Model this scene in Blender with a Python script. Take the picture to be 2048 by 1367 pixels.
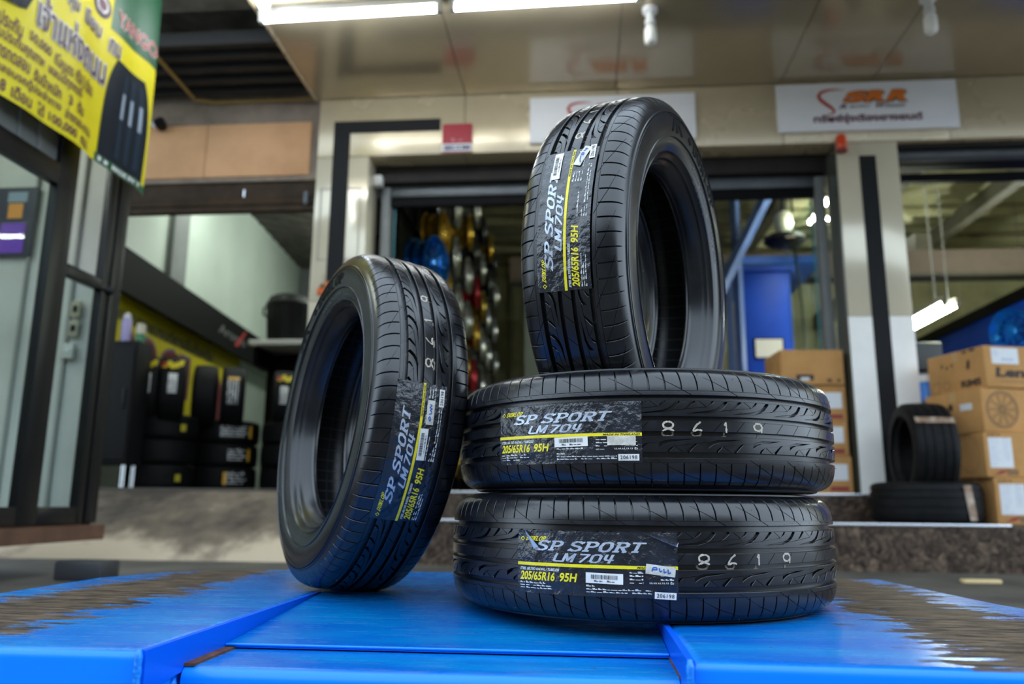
import bpy, bmesh, math, random
import numpy as np
from mathutils import Vector, Matrix, noise as mnoise
from mathutils.geometry import delaunay_2d_cdt
PI = math.pi
R_ = math.radians
for o in list(bpy.data.objects):
    bpy.data.objects.remove(o)
scn = bpy.context.scene
COL = scn.collection

# ------------------------------------------------------------------ camera
FPX = 1600.0
PITCH, YAW, ROLL, EYE = R_(11.327), R_(5.029), R_(.481), .1705
c_fw = Vector((-math.sin(YAW)*math.cos(PITCH), math.cos(YAW)*math.cos(PITCH), math.sin(PITCH)))
c_rt = Vector((math.cos(YAW), math.sin(YAW), 0))
c_up = c_rt.cross(c_fw)
c_r = c_rt*math.cos(ROLL)+c_up*math.sin(ROLL)
c_u = c_up*math.cos(ROLL)-c_rt*math.sin(ROLL)
cam = bpy.data.cameras.new('camera')
cam_o = bpy.data.objects.new('camera', cam)
COL.objects.link(cam_o)
cam.sensor_width = 36
cam.sensor_fit = 'HORIZONTAL'
cam.lens = FPX/2048*36
cam.clip_start = .01
cam.clip_end = 200
m = Matrix.Identity(4)
for i in range(3):
    m[i][0], m[i][1], m[i][2] = c_r[i], c_u[i], -c_fw[i]
m[2][3] = EYE
cam_o.matrix_world = m
cam.dof.use_dof = True
cam.dof.focus_distance = 1.20
cam.dof.aperture_fstop = 3.2
scn.camera = cam_o

# ------------------------------------------------------------------ sky and exposure
w = bpy.data.worlds.new('sky')
scn.world = w
w.use_nodes = True
bg = w.node_tree.nodes['Background']
bg.inputs[0].default_value = (.70, .85, 1.0, 1)
bg.inputs[1].default_value = 3.0
vs = scn.view_settings
vs.view_transform = 'Standard'
vs.look = 'None'
vs.gamma = 1
vs.use_curve_mapping = False
vs.exposure = 0.15
TUBE_OUT = 40.0
TUBE_IN = 170.0

# ------------------------------------------------------------------ materials
MATS = {}
def M(name, col, rough=.5, metal=0.0, spec=.5, nscale=0, namt=.0, bump=0.0, bscale=0, coat=0.0, col2=None, rvar=0.0, stretch=None, detail=4):
    if name in MATS:
        return MATS[name]
    mt = bpy.data.materials.new(name)
    mt.use_nodes = True
    nt = mt.node_tree
    b = nt.nodes['Principled BSDF']
    b.inputs['Base Color'].default_value = (*col, 1)
    b.inputs['Roughness'].default_value = rough
    b.inputs['Metallic'].default_value = metal
    b.inputs['Specular IOR Level'].default_value = spec
    b.inputs['Coat Weight'].default_value = coat
    b.inputs['Coat Roughness'].default_value = .12
    if nscale or bump:
        tc = nt.nodes.new('ShaderNodeTexCoord')
        src = tc.outputs['Object']
        if stretch:
            mp = nt.nodes.new('ShaderNodeMapping')
            mp.inputs['Scale'].default_value = stretch
            nt.links.new(src, mp.inputs[0])
            src = mp.outputs[0]
    if nscale:
        n = nt.nodes.new('ShaderNodeTexNoise')
        n.inputs['Scale'].default_value = nscale
        n.inputs['Detail'].default_value = detail
        n.inputs['Roughness'].default_value = .6
        nt.links.new(src, n.inputs['Vector'])
        rp = nt.nodes.new('ShaderNodeValToRGB')
        rp.color_ramp.elements[0].position = .36
        rp.color_ramp.elements[1].position = .66
        a = col2 if col2 else tuple(max(0, c*(1-namt)) for c in col)
        rp.color_ramp.elements[0].color = (*a, 1)
        rp.color_ramp.elements[1].color = (*(col if col2 else tuple(min(1, c*(1+namt)) for c in col)), 1)
        nt.links.new(n.outputs['Fac'], rp.inputs[0])
        nt.links.new(rp.outputs[0], b.inputs['Base Color'])
        if rvar:
            mr = nt.nodes.new('ShaderNodeMapRange')
            mr.inputs['To Min'].default_value = max(.02, rough-rvar)
            mr.inputs['To Max'].default_value = min(1, rough+rvar)
            nt.links.new(n.outputs['Fac'], mr.inputs[0])
            nt.links.new(mr.outputs[0], b.inputs['Roughness'])
    if bump:
        n2 = nt.nodes.new('ShaderNodeTexNoise')
        n2.inputs['Scale'].default_value = bscale or nscale
        n2.inputs['Detail'].default_value = 5
        nt.links.new(src, n2.inputs['Vector'])
        bp = nt.nodes.new('ShaderNodeBump')
        bp.inputs['Strength'].default_value = bump
        bp.inputs['Distance'].default_value = .01
        nt.links.new(n2.outputs['Fac'], bp.inputs['Height'])
        nt.links.new(bp.outputs[0], b.inputs['Normal'])
    MATS[name] = mt
    return mt
def EM(name, col, st):
    if name in MATS:
        return MATS[name]
    mt = bpy.data.materials.new(name)
    mt.use_nodes = True
    nt = mt.node_tree
    b = nt.nodes['Principled BSDF']
    b.inputs['Base Color'].default_value = (.8, .8, .8, 1)
    b.inputs['Emission Color'].default_value = (*col, 1)
    b.inputs['Emission Strength'].default_value = st
    MATS[name] = mt
    return mt

rubber = M('rubber', (.0075, .0083, .0110), .22, nscale=38, namt=.4, rvar=.05, bump=.05, bscale=900, spec=.62)
rubber_side = M('rubber_sidewall', (.0085, .0095, .0128), .25, nscale=16, namt=.3, rvar=.06, spec=.46, bump=.03, bscale=600)
rubber_dull = M('rubber_dull', (.0065, .0065, .007), .6, spec=.18, nscale=20, namt=.3)
liner = M('rubber_liner', (.010, .011, .014), .34, spec=.5)
def _liner_bump():
    nt = liner.node_tree
    b = nt.nodes['Principled BSDF']
    tc = nt.nodes.new('ShaderNodeUVMap')
    mp = nt.nodes.new('ShaderNodeMapping')
    mp.inputs['Scale'].default_value = (1, 1, 1)
    br = nt.nodes.new('ShaderNodeTexBrick')
    br.inputs['Scale'].default_value = 1.0
    br.inputs['Mortar Size'].default_value = .05
    br.inputs['Mortar Smooth'].default_value = .3
    br.inputs['Brick Width'].default_value = 1.2
    br.inputs['Row Height'].default_value = .5
    br.offset = .0
    bp = nt.nodes.new('ShaderNodeBump')
    bp.inputs['Strength'].default_value = .9
    bp.inputs['Distance'].default_value = .0015
    nt.links.new(tc.outputs[0], mp.inputs[0])
    nt.links.new(mp.outputs[0], br.inputs['Vector'])
    nt.links.new(br.outputs['Fac'], bp.inputs['Height'])
    nt.links.new(bp.outputs[0], b.inputs['Normal'])
    mx = nt.nodes.new('ShaderNodeMixRGB')
    mx.inputs[1].default_value = (.010, .011, .014, 1)
    mx.inputs[2].default_value = (.06, .065, .075, 1)
    nt.links.new(br.outputs['Fac'], mx.inputs[0])
    nt.links.new(mx.outputs[0], b.inputs['Base Color'])
_liner_bump()
film = M('label_film', (.007, .008, .012), .2, spec=.8, nscale=30, col2=(.016, .02, .03), bump=.6, bscale=48)
film_back = M('label_film_back', (.8, .79, .8), .35, bump=.2, bscale=60)
silver_ink = M('silver_ink', (.60, .66, .74), .3, metal=.25, nscale=60, col2=(.38, .43, .52), bump=.2, bscale=60)
yellow_ink = M('yellow_ink', (.86, .72, .02), .35, bump=.2, bscale=60)
white_ink = M('white_ink', (.8, .8, .78), .5)
black_ink = M('black_ink', (.015, .015, .015), .5)
sticker_white = M('sticker_white', (.80, .79, .76), .5, nscale=40, namt=.05)
sticker_dirty = M('sticker_dirty', (.72, .70, .62), .55, nscale=70, col2=(.45, .42, .36))
blue_pen = M('blue_pen', (.02, .10, .42), .5)
cream_paint = M('cream_paint', (.62, .54, .42), .6, nscale=200, col2=(.35, .31, .25))

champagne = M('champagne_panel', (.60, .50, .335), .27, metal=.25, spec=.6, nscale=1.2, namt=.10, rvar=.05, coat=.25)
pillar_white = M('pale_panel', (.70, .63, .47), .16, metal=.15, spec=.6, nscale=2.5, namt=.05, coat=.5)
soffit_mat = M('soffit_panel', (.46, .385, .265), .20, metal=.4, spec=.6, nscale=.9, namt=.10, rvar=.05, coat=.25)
dark_strip = M('dark_strip', (.012, .012, .013), .6, spec=.2)
joint = M('panel_joint', (.10, .09, .08), .7)
shutter_dark = M('shutter_dark', (.022, .019, .017), .6, spec=.2, nscale=6, namt=.2)
alu = M('aluminium', (.10, .11, .12), .42, metal=.5, nscale=8, namt=.1)
alu_dark = M('black_aluminium', (.008, .008, .0085), .36, spec=.25)
alu_bright = M('bright_trim', (.75, .76, .80), .25, metal=.8)
concrete = M('concrete', (.30, .27, .23), .85, nscale=2.2, col2=(.14, .125, .105), bump=.5, bscale=16, detail=9)
conc_slab = M('slab_concrete', (.24, .21, .18), .85, nscale=2.4, col2=(.07, .06, .05), bump=.5, bscale=7, detail=8)
conc_dark = M('dark_concrete', (.135, .12, .098), .8, spec=.25, nscale=1.6, col2=(.06, .053, .044), bump=.4, bscale=9, detail=8)
peach = M('peach_board', (.66, .37, .19), .75, spec=.2, nscale=2.0, namt=.12, bump=.1, bscale=30)
plaster_dim = M('old_plaster', (.30, .235, .18), .8, nscale=4, col2=(.17, .13, .10), bump=.2, bscale=20)
brown_steel = M('brown_steel', (.045, .028, .015), .6, spec=.2, nscale=6, namt=.3)
mustard = M('mustard_pipe', (.30, .19, .05), .5)
batten = M('ceiling_sheet', (.075, .067, .058), .7, spec=.2, nscale=5, namt=.3)
pale_green = M('pale_green_wall', (.58, .66, .58), .4, nscale=1.5, namt=.06)
grey_steel = M('grey_steel', (.20, .21, .21), .5, nscale=4, namt=.1)
black_board = M('black_board', (.0035, .0035, .004), .6, spec=.12)
black_plastic = M('black_plastic', (.008, .008, .0085), .5, spec=.2, nscale=12, namt=.2)
white_paint = M('white_paint', (.74, .74, .72), .4)
yellow_vinyl = M('yellow_vinyl', (.72, .60, .01), .45, spec=.3, nscale=2, namt=.05, bump=.12, bscale=7)
green_vinyl = M('green_vinyl', (.012, .085, .035), .42)
maroon_ink = M('maroon_ink', (.115, .02, .045), .5)
plum_ink = M('plum_ink', (.075, .02, .06), .5)
red_ink = M('red_ink', (.40, .025, .025), .45)
teal_rubber = M('printed_tyre_blue', (.006, .011, .018), .5, spec=.2)
teal_lite = M('printed_tyre_light', (.07, .13, .2), .4)
glass_lite = M('printed_glint', (.5, .56, .62), .4)
sign_white = M('sign_white', (.83, .82, .84), .35, nscale=3, namt=.03)
orange_ink = M('orange_ink', (.78, .20, .03), .4)
crimson_ink = M('crimson_ink', (.45, .04, .03), .4)
grey_ink = M('grey_ink', (.16, .16, .15), .5)
card = M('cardboard', (.55, .285, .10), .75, spec=.2, nscale=7, namt=.09, bump=.05, bscale=60)
card_dark = M('cardboard_dark', (.36, .20, .085), .78, nscale=7, namt=.1)
card_ink = M('cardboard_ink', (.05, .03, .02), .7)
card_ink_soft = M('cardboard_ink_soft', (.24, .135, .06), .75)
tape = M('packing_tape', (.55, .33, .14), .3)
tape_brown = M('brown_label', (.50, .40, .31), .6, spec=.2, nscale=22, col2=(.22, .13, .08))
red_plastic = M('red_plastic', (.75, .07, .015), .3)
bulb_white = M('bulb_white', (.90, .88, .80), .3)
blue_wall = M('blue_paint_wall', (.004, .05, .40), .5, spec=.2, nscale=2, namt=.15)
blue_steel = M('blue_grey_steel', (.075, .125, .30), .5, spec=.25)
roof_sheet = M('roof_sheet', (.46, .45, .28), .55, nscale=2, namt=.2)
roof_steel = M('roof_steel', (.13, .12, .095), .6, nscale=3, namt=.2)
pink_beam = M('painted_beam', (.21, .16, .14), .6, nscale=3, namt=.12)
wood_brown = M('stained_wood', (.10, .045, .025), .6, nscale=9, namt=.3)
panel_white = M('ribbed_panel', (.60, .60, .55), .45, nscale=3, namt=.06)
purple_plastic = M('purple_plastic', (.42, .36, .62), .4)
green_plastic = M('green_plastic', (.06, .22, .10), .4)
gold = M('gold_wheel', (.50, .33, .05), .24, metal=.8)
silver = M('silver_wheel', (.50, .52, .50), .22, metal=.85)
gun = M('gunmetal_wheel', (.07, .075, .08), .25, metal=.7)
blue_chrome = M('blue_wheel', (.01, .17, .62), .16, metal=.7)
red_wheel = M('red_wheel', (.42, .02, .035), .25, metal=.5)
pink_wheel = M('magenta_wheel', (.30, .03, .14), .3, metal=.4)
chrome = M('chrome', (.7, .72, .74), .1, metal=1)
tan = M('tan_card', (.72, .55, .27), .6)
paper = M('paper', (.75, .76, .78), .6)
paper_blue = M('paper_print', (.30, .36, .55), .6)
poster_purple = M('poster_purple', (.16, .04, .48), .4)
poster_orange = M('poster_orange', (.75, .30, .04), .4)
poster_teal = M('poster_teal', (.12, .42, .36), .4)
poster_red = M('poster_red', (.55, .12, .07), .4)
poster_dark = M('poster_dark', (.02, .02, .04), .4)
flower = M('orange_petals', (.8, .16, .03), .6)
leafc = M('dry_leaf', (.16, .10, .03), .7)

def marble_mat():
    mt = M('brown_marble', (.06, .04, .028), .28, spec=.5)
    nt = mt.node_tree
    b = nt.nodes['Principled BSDF']
    tc = nt.nodes.new('ShaderNodeTexCoord')
    def nz(scale, detail, rough, dist):
        n = nt.nodes.new('ShaderNodeTexNoise')
        n.inputs['Scale'].default_value = scale
        n.inputs['Detail'].default_value = detail
        n.inputs['Roughness'].default_value = rough
        n.inputs['Distortion'].default_value = dist
        nt.links.new(tc.outputs['Object'], n.inputs['Vector'])
        return n.outputs['Fac']
    rp = nt.nodes.new('ShaderNodeValToRGB')
    e = rp.color_ramp.elements
    e[0].position = .40; e[0].color = (.016, .011, .009, 1)
    e[1].position = .72; e[1].color = (.30, .215, .145, 1)
    q = e.new(.52); q.color = (.075, .05, .036, 1)
    q = e.new(.60); q.color = (.15, .105, .072, 1)
    nt.links.new(nz(17, 8, .72, 1.6), rp.inputs[0])
    nt.links.new(rp.outputs[0], b.inputs['Base Color'])
    return mt
marble = marble_mat()

def lift_paint():
    """blue paint with worn wheel tracks, scratches and small chips (object space)"""
    mt = M('blue_lift_paint', (.0, .13, .62), .3, spec=.34)
    nt = mt.node_tree
    L = nt.links.new
    b = nt.nodes['Principled BSDF']
    tc = nt.nodes.new('ShaderNodeTexCoord')
    sep = nt.nodes.new('ShaderNodeSeparateXYZ')
    L(tc.outputs['Object'], sep.inputs[0])
    def math_(op, a, b_=None, c=None):
        n = nt.nodes.new('ShaderNodeMath')
        n.operation = op
        for i, q in enumerate((a, b_, c)):
            if q is None:
                continue
            if isinstance(q, (int, float)):
                n.inputs[i].default_value = q
            else:
                L(q, n.inputs[i])
        return n.outputs[0]
    def noise_(scale, stretch, detail=6):
        mp = nt.nodes.new('ShaderNodeMapping')
        mp.inputs['Scale'].default_value = stretch
        L(tc.outputs['Object'], mp.inputs[0])
        n = nt.nodes.new('ShaderNodeTexNoise')
        n.inputs['Scale'].default_value = scale
        n.inputs['Detail'].default_value = detail
        n.inputs['Roughness'].default_value = .65
        L(mp.outputs[0], n.inputs['Vector'])
        return n.outputs['Fac']
    wob = noise_(3.0, (1, 1, 1), 3)
    xx = math_('MULTIPLY_ADD', wob, .12, sep.outputs[0])
    xx = math_('SUBTRACT', xx, .06)
    # wheel tracks: bands along Y
    def band(c, hw):
        d = math_('ABSOLUTE', math_('SUBTRACT', xx, c))
        return math_('SUBTRACT', 1.0, math_('DIVIDE', d, hw))
    tr = math_('MAXIMUM', band(.56, .19), band(-.86, .20))
    streak = noise_(10, (1.0, 3.2, 1), 12)
    wear = math_('ADD', math_('MULTIPLY', tr, 1.25), math_('MULTIPLY', math_('SUBTRACT', streak, .5), 3.4))
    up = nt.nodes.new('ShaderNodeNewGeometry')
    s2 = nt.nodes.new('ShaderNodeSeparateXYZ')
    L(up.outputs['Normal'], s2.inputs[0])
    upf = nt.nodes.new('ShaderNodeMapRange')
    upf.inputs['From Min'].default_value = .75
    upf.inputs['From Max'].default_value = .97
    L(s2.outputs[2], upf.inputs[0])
    r1 = nt.nodes.new('ShaderNodeMapRange')
    r1.inputs['From Min'].default_value = .42
    r1.inputs['From Max'].default_value = .60
    L(wear, r1.inputs[0])
    wearf = math_('MULTIPLY', r1.outputs[0], upf.outputs[0])
    dirt = noise_(24, (.7, 2.5, 1), 10)
    rp = nt.nodes.new('ShaderNodeValToRGB')
    rp.color_ramp.elements[0].position = .35
    rp.color_ramp.elements[0].color = (.012, .010, .009, 1)
    rp.color_ramp.elements[1].position = .65
    rp.color_ramp.elements[1].color = (.13, .09, .06, 1)
    L(dirt, rp.inputs[0])
    # darker blue painted on upward faces to offset overhead light, with tonal smears
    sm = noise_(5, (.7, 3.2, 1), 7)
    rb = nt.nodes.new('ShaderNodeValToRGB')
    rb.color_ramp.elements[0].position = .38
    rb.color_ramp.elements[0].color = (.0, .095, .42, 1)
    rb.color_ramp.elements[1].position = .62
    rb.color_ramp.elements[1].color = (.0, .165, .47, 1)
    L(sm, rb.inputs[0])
    facing_blue = nt.nodes.new('ShaderNodeMixRGB')
    facing_blue.inputs[1].default_value = (.0, .205, .92, 1)
    L(upf.outputs[0], facing_blue.inputs[0])
    L(rb.outputs[0], facing_blue.inputs[2])
    # scuffed grey film
    sc = noise_(16, (.6, 5, 1), 10)
    r2 = nt.nodes.new('ShaderNodeMapRange')
    r2.inputs['From Min'].default_value = .56
    r2.inputs['From Max'].default_value = .74
    r2.inputs['To Max'].default_value = .5
    L(sc, r2.inputs[0])
    scf = math_('MULTIPLY', r2.outputs[0], upf.outputs[0])
    m1 = nt.nodes.new('ShaderNodeMixRGB')
    m1.inputs[2].default_value = (.09, .12, .17, 1)
    L(scf, m1.inputs[0]); L(facing_blue.outputs[0], m1.inputs[1])
    m2 = nt.nodes.new('ShaderNodeMixRGB')
    L(wearf, m2.inputs[0]); L(m1.outputs[0], m2.inputs[1]); L(rp.outputs[0], m2.inputs[2])
    # chips down to dark steel
    ch = noise_(46, (1, 1, 1), 5)
    r3 = nt.nodes.new('ShaderNodeMapRange')
    r3.inputs['From Min'].default_value = .70
    r3.inputs['From Max'].default_value = .73
    L(ch, r3.inputs[0])
    m3 = nt.nodes.new('ShaderNodeMixRGB')
    m3.inputs[2].default_value = (.035, .022, .016, 1)
    L(r3.outputs[0], m3.inputs[0]); L(m2.outputs[0], m3.inputs[1])
    L(m3.outputs[0], b.inputs['Base Color'])
    rr = nt.nodes.new('ShaderNodeMapRange')
    rr.inputs['To Min'].default_value = .27
    rr.inputs['To Max'].default_value = .62
    L(math_('MAXIMUM', wearf, scf), rr.inputs[0])
    L(rr.outputs[0], b.inputs['Roughness'])
    sp = nt.nodes.new('ShaderNodeMapRange')
    sp.inputs['To Min'].default_value = .34
    sp.inputs['To Max'].default_value = .10
    L(wearf, sp.inputs[0])
    L(sp.outputs[0], b.inputs['Specular IOR Level'])
    bp = nt.nodes.new('ShaderNodeBump')
    bp.inputs['Strength'].default_value = .25
    bp.inputs['Distance'].default_value = .002
    L(streak, bp.inputs['Height'])
    L(bp.outputs[0], b.inputs['Normal'])
    return mt
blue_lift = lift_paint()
blue_edge = M('blue_bare_edge', (.0, .10, .75), .3)
weld_blue = M('blue_weld', (.0, .20, .85), .3, bump=.3, bscale=160)
rust = M('rust', (.16, .06, .025), .8, nscale=60, col2=(.05, .025, .015))

def glass_mat():
    mt = bpy.data.materials.new('pane_glass')
    mt.use_nodes = True
    nt = mt.node_tree
    nt.nodes.remove(nt.nodes['Principled BSDF'])
    out = nt.nodes['Material Output']
    t = nt.nodes.new('ShaderNodeBsdfTransparent')
    t.inputs[0].default_value = (.88, .93, .92, 1)
    g = nt.nodes.new('ShaderNodeBsdfGlossy')
    g.inputs['Roughness'].default_value = .02
    lw = nt.nodes.new('ShaderNodeLayerWeight')
    lw.inputs[0].default_value = .5
    pw = nt.nodes.new('ShaderNodeMath'); pw.operation = 'POWER'; pw.inputs[1].default_value = 6
    f = nt.nodes.new('ShaderNodeMath'); f.operation = 'MULTIPLY_ADD'; f.inputs[1].default_value = .35; f.inputs[2].default_value = .012
    nt.links.new(lw.outputs['Facing'], pw.inputs[0])
    nt.links.new(pw.outputs[0], f.inputs[0])
    mx = nt.nodes.new('ShaderNodeMixShader')
    nt.links.new(f.outputs[0], mx.inputs[0])
    nt.links.new(t.outputs[0], mx.inputs[1])
    nt.links.new(g.outputs[0], mx.inputs[2])
    nt.links.new(mx.outputs[0], out.inputs[0])
    return mt
pane = glass_mat()
glass_edge = M('glass_edge', (.05, .22, .26), .2)
tube_lit = EM('tube_lit', (.86, .94, 1.0), TUBE_OUT)
tube_in = EM('tube_lit_inside', (.92, 1.0, .80), TUBE_IN)
tube_store = EM('tube_lit_store', (.90, 1.0, .90), 95.0)

# ------------------------------------------------------------------ mesh helpers
class MB:
    def __init__(s):
        s.v = []; s.f = []
    def add(s, v, f):
        n = len(s.v)
        s.v += [tuple(p) for p in v]
        s.f += [tuple(i+n for i in q) for q in f]
        return s
    def box(s, a, b, bev=0.0, mat=None):
        bm = bmesh.new()
        bmesh.ops.create_cube(bm, size=1)
        for v in bm.verts:
            v.co = Vector([(a[i]+b[i])/2+v.co[i]*(b[i]-a[i]) for i in range(3)])
        if bev:
            bmesh.ops.bevel(bm, geom=bm.edges[:], offset=bev, segments=2, affect='EDGES', profile=.5)
        if mat:
            bmesh.ops.transform(bm, matrix=mat, verts=bm.verts)
        bm.verts.index_update()
        s.add([v.co[:] for v in bm.verts], [[v.index for v in f.verts] for f in bm.faces])
        bm.free()
        return s
    def tube(s, path, r, seg=10, cap=True):
        path = [Vector(p) for p in path]
        rr = r if isinstance(r, (list, tuple)) else [r]*len(path)
        vs = []; fs = []
        prev = None
        for i, p in enumerate(path):
            d = (path[min(i+1, len(path)-1)]-path[max(i-1, 0)]).normalized()
            if prev is None:
                a = Vector((0, 0, 1)) if abs(d.z) < .9 else Vector((1, 0, 0))
                x = d.cross(a).normalized()
            else:
                x = (prev-d*prev.dot(d)).normalized()
            prev = x
            y = d.cross(x)
            for k in range(seg):
                t = 2*PI*k/seg
                vs.append(p+(x*math.cos(t)+y*math.sin(t))*rr[i])
        for i in range(len(path)-1):
            for k in range(seg):
                k2 = (k+1) % seg
                fs.append((i*seg+k, i*seg+k2, (i+1)*seg+k2, (i+1)*seg+k))
        if cap:
            fs.append(tuple(range(seg-1, -1, -1)))
            n = (len(path)-1)*seg
            fs.append(tuple(range(n, n+seg)))
        return s.add(vs, fs)
    def lathe(s, prof, seg=32, mat=None, closed=False):
        """prof: (r, z) pairs about local z"""
        vs = []; fs = []
        n = len(prof)
        for k in range(seg):
            t = 2*PI*k/seg
            for r, z in prof:
                vs.append(Vector((r*math.cos(t), r*math.sin(t), z)))
        for k in range(seg):
            k2 = (k+1) % seg
            for i in range(n if closed else n-1):
                j = (i+1) % n
                fs.append((k*n+i, k2*n+i, k2*n+j, k*n+j))
        if mat:
            vs = [mat @ v for v in vs]
        return s.add(vs, fs)
    def prism(s, poly, d0, d1, fn):
        """poly 2D, fn(a,b,d)->3D"""
        n = len(poly)
        vs = [fn(a, b, d0) for a, b in poly]+[fn(a, b, d1) for a, b in poly]
        fs = [tuple(range(n-1, -1, -1)), tuple(range(n, 2*n))]
        for i in range(n):
            j = (i+1) % n
            fs.append((i, j, n+j, n+i))
        return s.add(vs, fs)
    def grid(s, fn, nu, nv):
        vs = [fn(i/nu, j/nv) for j in range(nv+1) for i in range(nu+1)]
        fs = [(j*(nu+1)+i, j*(nu+1)+i+1, (j+1)*(nu+1)+i+1, (j+1)*(nu+1)+i) for j in range(nv) for i in range(nu)]
        return s.add(vs, fs)
    def build(s, name, mat, parent=None, smooth=None, loc=None, recalc=True):
        me = bpy.data.meshes.new(name)
        me.from_pydata(s.v, [], s.f)
        me.materials.append(mat)
        if recalc:
            bm = bmesh.new(); bm.from_mesh(me)
            bmesh.ops.recalc_face_normals(bm, faces=bm.faces)
            bm.to_mesh(me); bm.free()
        if smooth is not None:
            me.polygons.foreach_set('use_smooth', [True]*len(me.polygons))
            if smooth < 180:
                me.set_sharp_from_angle(angle=R_(smooth))
        me.update()
        o = bpy.data.objects.new(name, me)
        COL.objects.link(o)
        if parent:
            o.parent = parent
        if loc:
            o.location = loc
        return o
def tag(o, label=None, cat=None, group=None, kind=None):
    if label: o['label'] = label
    if cat: o['category'] = cat
    if group: o['group'] = group
    if kind: o['kind'] = kind
    return o
def thing(name, label, cat, loc=(0, 0, 0), rotz=0, group=None):
    o = bpy.data.objects.new(name, None)
    o.empty_display_size = .1
    COL.objects.link(o)
    o.location = loc
    o.rotation_euler = (0, 0, rotz)
    return tag(o, label, cat, group)
def copy_tree(o, parent=None):
    c = o.copy()
    COL.objects.link(c)
    c.parent = parent
    for ch in list(o.children):
        copy_tree(ch, c)
    return c
def structure(o):
    o['kind'] = 'structure'
    return o
def bx(name, a, b, mat, parent=None, bev=0.0):
    return MB().box(a, b, bev).build(name, mat, parent, smooth=40 if bev else None)

# text ------------------------------------------------------------
_tc = {}
def text_geo(s, bold=0.0, space=1.0, outline=0.0):
    key = (s, bold, space, outline)
    if key in _tc:
        return _tc[key]
    cu = bpy.data.curves.new('t', 'FONT')
    cu.body = s
    cu.offset = bold
    cu.space_character = space
    cu.resolution_u = 3
    if outline:
        cu.fill_mode = 'NONE'
        cu.bevel_depth = outline
        cu.bevel_resolution = 0
    o = bpy.data.objects.new('t', cu)
    COL.objects.link(o)
    dg = bpy.context.evaluated_depsgraph_get()
    me = o.evaluated_get(dg).to_mesh()
    n = len(me.vertices)
    co = np.zeros(n*3)
    me.vertices.foreach_get('co', co)
    co = co.reshape(-1, 3)[:, :2]
    fs = [tuple(p.vertices) for p in me.polygons]
    o.evaluated_get(dg).to_mesh_clear()
    bpy.data.objects.remove(o)
    bpy.data.curves.remove(cu)
    if n:
        mn = co.min(0); mxx = co.max(0)
        co = (co-mn)/np.maximum(mxx-mn, 1e-6)
    _tc[key] = (co, fs)
    return _tc[key]
def put_text(mb, s, x0, y0, x1, y1, fn, bold=0.0, shear=0.0, space=1.0, outline=0.0, slope=0.0):
    """fit text into box in (a,b) space and map with fn(a,b)"""
    co, fs = text_geo(s, bold, space, outline)
    if not len(co):
        return
    vs = []
    for u, v in co:
        b = y0+(y1-y0)*v
        a = x0+(x1-x0)*u+shear*(y1-y0)*v
        vs.append(fn(a, b+slope*(a-x0)))
    mb.add(vs, fs)
def put_rect(mb, x0, y0, x1, y1, fn, nx=1, rot=0.0):
    cx, cy = (x0+x1)/2, (y0+y1)/2
    def g(a, b):
        dx, dy = a-cx, b-cy
        return fn(cx+dx*math.cos(rot)-dy*math.sin(rot), cy+dx*math.sin(rot)+dy*math.cos(rot))
    mb.grid(lambda u, v: g(x0+(x1-x0)*u, y0+(y1-y0)*v), nx, 1)
def put_poly(mb, pts, fn):
    mb.add([fn(*p) for p in pts], [tuple(range(len(pts)))])
def put_fine(mb, x0, x1, y, h, fn, rnd):
    """a row of tiny unreadable print"""
    a = x0
    while a < x1:
        wd = rnd.uniform(.6, 1.5)*h
        hh = h*rnd.uniform(.7, 1.25)
        put_rect(mb, a, y, min(a+wd, x1), y+hh*.38, fn)
        if rnd.random() < .6:
            put_rect(mb, a, y+hh*.5, min(a+wd*.55, x1), y+hh*.85, fn)
        a += wd+h*.22+(h*.9 if rnd.random() < .1 else 0)
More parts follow.
